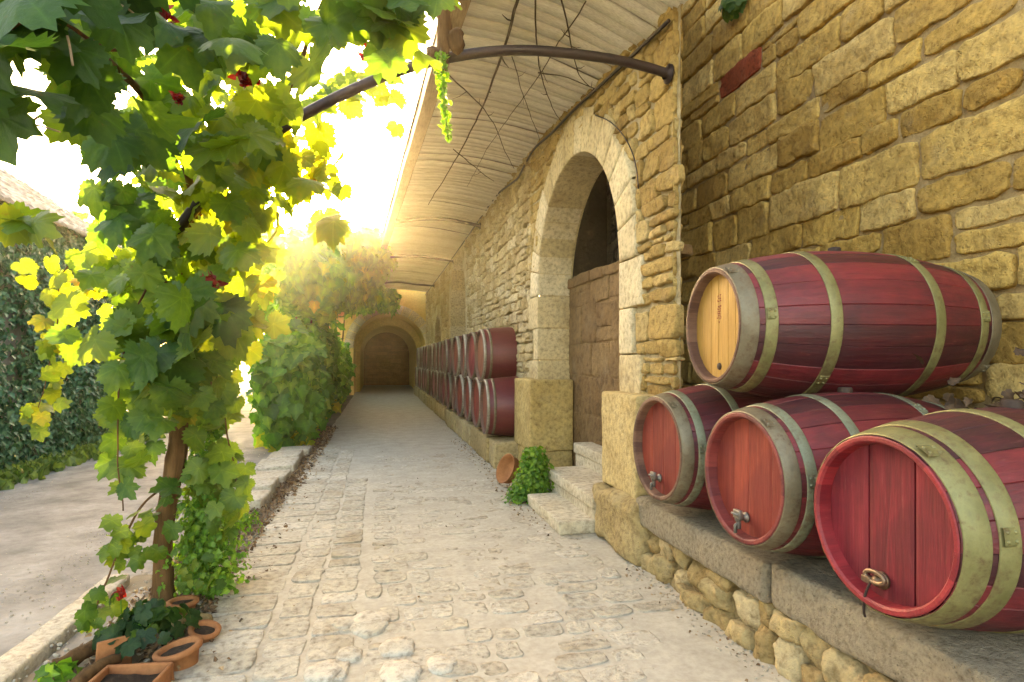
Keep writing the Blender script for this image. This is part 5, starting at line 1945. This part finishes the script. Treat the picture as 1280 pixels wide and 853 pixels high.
# ------------------------------------------------------------------ ivy house
def build_house():
    XH = -3.95
    o = empty('ivy_house', (XH, 7, 0), 0, 'old house smothered in dark ivy with a weathered tile roof across the road', 'house')
    off = np.array([XH, 7.0, 0])
    y0, y1, zt, dp = 2.5, 10.2, 2.98, 3.8
    mb = MB()
    V = np.array([[XH, y0, -.06], [XH, y1, -.06], [XH, y1, zt], [XH, y0, zt], [XH - dp, y0, -.06], [XH - dp, y1, -.06], [XH - dp, y1, zt], [XH - dp, y0, zt], [XH - dp / 2, y0, zt + 1.3], [XH - dp / 2, y1, zt + 1.3]]) - off
    mb.add(V, [(0, 3, 2, 1), (1, 2, 9, 6, 5), (5, 6, 7, 4), (4, 7, 8, 3, 0)], 0.5)
    mb.build('wall', M['house_wall'], o, smooth=False)
    mb = MB()
    rnd = random.Random(8)
    for side in (1, -1):
        rows = 15
        sl = math.hypot(dp / 2 + 0.25, 1.3 + 0.17)
        for rI in range(rows):
            f0, f1 = rI / rows, (rI + 1.35) / rows
            y = y0 - 0.15
            while y < y1 + 0.12:
                w = rnd.uniform(0.15, 0.21)
                def pt(f, yy, dz):
                    x = (dp / 2 + 0.25) * (1 - f)
                    return (XH - dp / 2 + side * x, yy, zt - 0.17 + (1.47) * f + dz)
                j = rnd.uniform(-0.012, 0.012)
                lift = rnd.uniform(0, 0.012)
                A = [pt(f0, y + .004, 0.03 + lift), pt(f0, y + w - .004, 0.03 + lift), pt(min(f1, 1.02), y + w - .004, 0.005 + j * .3), pt(min(f1, 1.02), y + .004, 0.005 + j * .3),
                     pt(f0, y + .004, 0.008), pt(f0, y + w - .004, 0.008), pt(f0, y + w / 2, 0.055 + lift), pt(min(f1, 1.02), y + w / 2, 0.025)]
                fs = [(0, 6, 7, 3), (6, 1, 2, 7), (4, 5, 1, 6), (4, 6, 0)]
                mb.add(np.array(A) - off, fs if side > 0 else [q[::-1] for q in fs], rnd.uniform(0.1, 0.9))
                y += w
    mb.build('roof', M['tile'], o, smooth=False)
    lv = Leaves()
    n = 27000
    yy = RNG.uniform(y0 + 1.5, y1 + 0.1, n)
    zz = RNG.uniform(-0.05, zt - 0.12, n)
    dens = 0.5 + 0.5 * fbm(np.stack([yy, zz, yy * 0], 1), 1.1, 3) * 1.6 + (1.2 - zz / 3.0) * 0.55
    streak = np.exp(-((yy - 7.45) / 0.17) ** 2) * np.exp(-((zz - 1.3) / 0.75) ** 2)
    keep = (RNG.uniform(0, 1, n) < np.clip(dens + 0.35, 0.15, 1)) & (RNG.uniform(0, 1, n) > streak * 1.2)
    yy, zz = yy[keep], zz[keep]
    n = len(yy)
    P = np.stack([XH + 0.03 + RNG.uniform(0, 0.14, n) + 0.06 * fbm(np.stack([yy, zz, yy * 0], 1), 2, 3), yy, zz], 1)
    nn = np.tile([0.9, -0.2, 0.5], (n, 1)) + RNG.normal(0, .4, (n, 3))
    tone = np.clip(RNG.normal(0.36 + 0.12 * np.clip(zz - 1.6, 0, 2), 0.2, n), 0, 1)
    lv.add(T_IVY, P - off, nn, np.tile([0, 0, -1.0], (n, 1)) + RNG.normal(0, .5, (n, 3)), RNG.uniform(0.045, 0.085, n), tone, 0.4)
    lv.build('ivy', M['ivy_leaf'], o)


build_house()

# grass strip along the house foot
lv = Leaves()
n = 2600
P = np.stack([-3.78 + np.abs(RNG.normal(0, 0.14, n)), RNG.uniform(4, 12, n), np.full(n, -0.05)], 1)
lv.add(T_OV, P, RNG.normal(size=(n, 3)) * np.array([1, 1, .2]), np.tile([0, 0, 1.0], (n, 1)) + RNG.normal(0, .35, (n, 3)), RNG.uniform(0.06, 0.16, n), RNG.uniform(0, 1, n), .4)
tag(lv.build('grass', M['grass']), 'strip of green grass along the foot of the ivy covered house', 'grass', kind='stuff')


# trees beyond
def tree(loc, h, r, label, n, tone, seed):
    rnd = random.Random(seed)
    o = empty('tree', loc, 0, label, 'tree', 'trees beyond the road')
    mb = MB()
    S = spline([(0, 0, -0.1), (rnd.uniform(-.1, .1), 0, h * 0.3), (rnd.uniform(-.2, .2), 0, h * 0.65)], 16)
    mb.add(*tube(S, np.linspace(0.16, 0.07, 16), 10), 0.4)
    for k in range(7):
        a = rnd.uniform(0, 6.28)
        z = h * rnd.uniform(0.3, 0.6)
        mb.add(*tube(spline([(0, 0, z), (math.cos(a) * r * .4, math.sin(a) * r * .4, z + h * .12), (math.cos(a) * r * .8, math.sin(a) * r * .8, z + h * .22)], 10), np.linspace(0.06, 0.015, 10), 7), 0.4)
    mb.build('trunk', M['bark'], o)
    lv = Leaves()
    for k in range(22):
        d = rand_dirs(1)[0]
        c = np.array([0, 0, h * 0.62]) + d * np.array([r, r, h * 0.34]) * rnd.uniform(0.45, 0.9)
        m = n // 22
        p, dd = ell_points(m, c, (r * .42, r * .42, h * .13), 0.3)
        p[:, 2] = np.maximum(p[:, 2], 0.15)
        lv.add(T_OV, p, dd + np.array([0, 0, .6]) + RNG.normal(0, .5, (m, 3)), RNG.normal(size=(m, 3)) + np.array([0, 0, -.5]), RNG.uniform(0.16, 0.28, m), np.clip(RNG.normal(tone, .14, m), 0, 1), .3)
    lv.build('crown', M['hedge_leaf'], o)


tree((-3.8, 15.4, 0), 5.0, 2.1, 'yellow green bushy tree just past the ivy house', 6600, 0.62, 1)
tree((-5.0, 21.0, 0), 6.2, 2.1, 'pale leafy tree where the road bends, beyond the ivy house', 4400, 0.66, 2)
tree((-7.4, 17.0, 0), 5.0, 1.7, 'larger green tree standing behind the tiled roof', 2400, 0.5, 3)
tree((-5.4, 29.0, 0), 5.5, 2.0, 'distant hazy tree at the far end of the road', 2000, 0.6, 4)
tree((-1.6, 34.0, 0), 6.4, 2.2, 'hazy tree rising behind the tunnel roof', 2000, 0.6, 5)

# ------------------------------------------------------------------ haze
HAZE = 0.0010
mb = MB()
V = [(x, y, z) for z in (-1.1, 9.0) for y in (-320, 520) for x in (-420, 420)]
mb.add(V, [(0, 2, 3, 1), (4, 5, 7, 6), (0, 1, 5, 4), (2, 6, 7, 3), (0, 4, 6, 2), (1, 3, 7, 5)], 0.5)
t = NT('haze_air')
pv = t.n('ShaderNodeVolumePrincipled')
pv.inputs['Color'].default_value = (1.0, 0.86, 0.55, 1)
pv.inputs['Density'].default_value = HAZE
pv.inputs['Anisotropy'].default_value = 0.87
t.l(pv.outputs[0], t.out.inputs['Volume'])
if HAZE > 0:
    ho = mb.build('haze', t.m, smooth=False)
    tag(ho, 'pale golden haze hanging in the air of the lane', 'haze', kind='stuff')

# ------------------------------------------------------------------ light, sky, camera
AZ, EL = R(-6.2), R(15.0)       # sun bearing from +y (negative = to the left) and height
sd = Vector((math.sin(AZ) * math.cos(EL), math.cos(AZ) * math.cos(EL), math.sin(EL)))
L = bpy.data.lights.new('sun', 'SUN')
L.energy = 4.0
L.angle = R(1.0)
L.color = (1.0, 0.88, 0.68)
so = bpy.data.objects.new('sun', L)
so.rotation_euler = (-sd).to_track_quat('-Z', 'Y').to_euler()
COL.objects.link(so)
w = bpy.data.worlds.new('World')
sc.world = w
w.use_nodes = True
nt = w.node_tree
nt.nodes.clear()
sky = nt.nodes.new('ShaderNodeTexSky')
sky.sky_type = 'NISHITA'
sky.sun_disc = False
sky.sun_elevation = EL
sky.sun_rotation = AZ
sky.air_density = 1.0
sky.dust_density = 3.0
sky.ozone_density = 0.6
bg = nt.nodes.new('ShaderNodeBackground')
bg.inputs[1].default_value = 0.15
ow = nt.nodes.new('ShaderNodeOutputWorld')
nt.links.new(sky.outputs[0], bg.inputs[0])
nt.links.new(bg.outputs[0], ow.inputs[0])

cam = bpy.data.cameras.new('camera')
cam.sensor_width = 36.0
cam.lens = 36.0 * F / 1280.0
cam.shift_y = (450.0 - 426.5) / 1280.0
cam.clip_start = 0.05
cam.clip_end = 2000
co = bpy.data.objects.new('camera', cam)
co.location = (0, 0, EYE)
co.rotation_euler = (R(90), 0, -TH)
COL.objects.link(co)
sc.camera = co

sc.view_settings.view_transform = 'Standard'
sc.view_settings.look = 'None'
sc.view_settings.exposure = 3.6
sc.view_settings.use_white_balance = True
sc.view_settings.white_balance_temperature = 8800
sc.view_settings.white_balance_tint = 13
sc.view_settings.gamma = 1.0
sc.view_settings.use_curve_mapping = False
sc.render.engine = 'CYCLES'
sc.cycles.use_denoising = True
sc.cycles.max_bounces = 8
sc.cycles.diffuse_bounces = 4
sc.cycles.transmission_bounces = 4
sc.cycles.volume_bounces = 0
sc.cycles.volume_step_rate = 1.0
sc.cycles.caustics_reflective = False
sc.cycles.caustics_refractive = False
sc.cycles.sample_clamp_indirect = 6.0
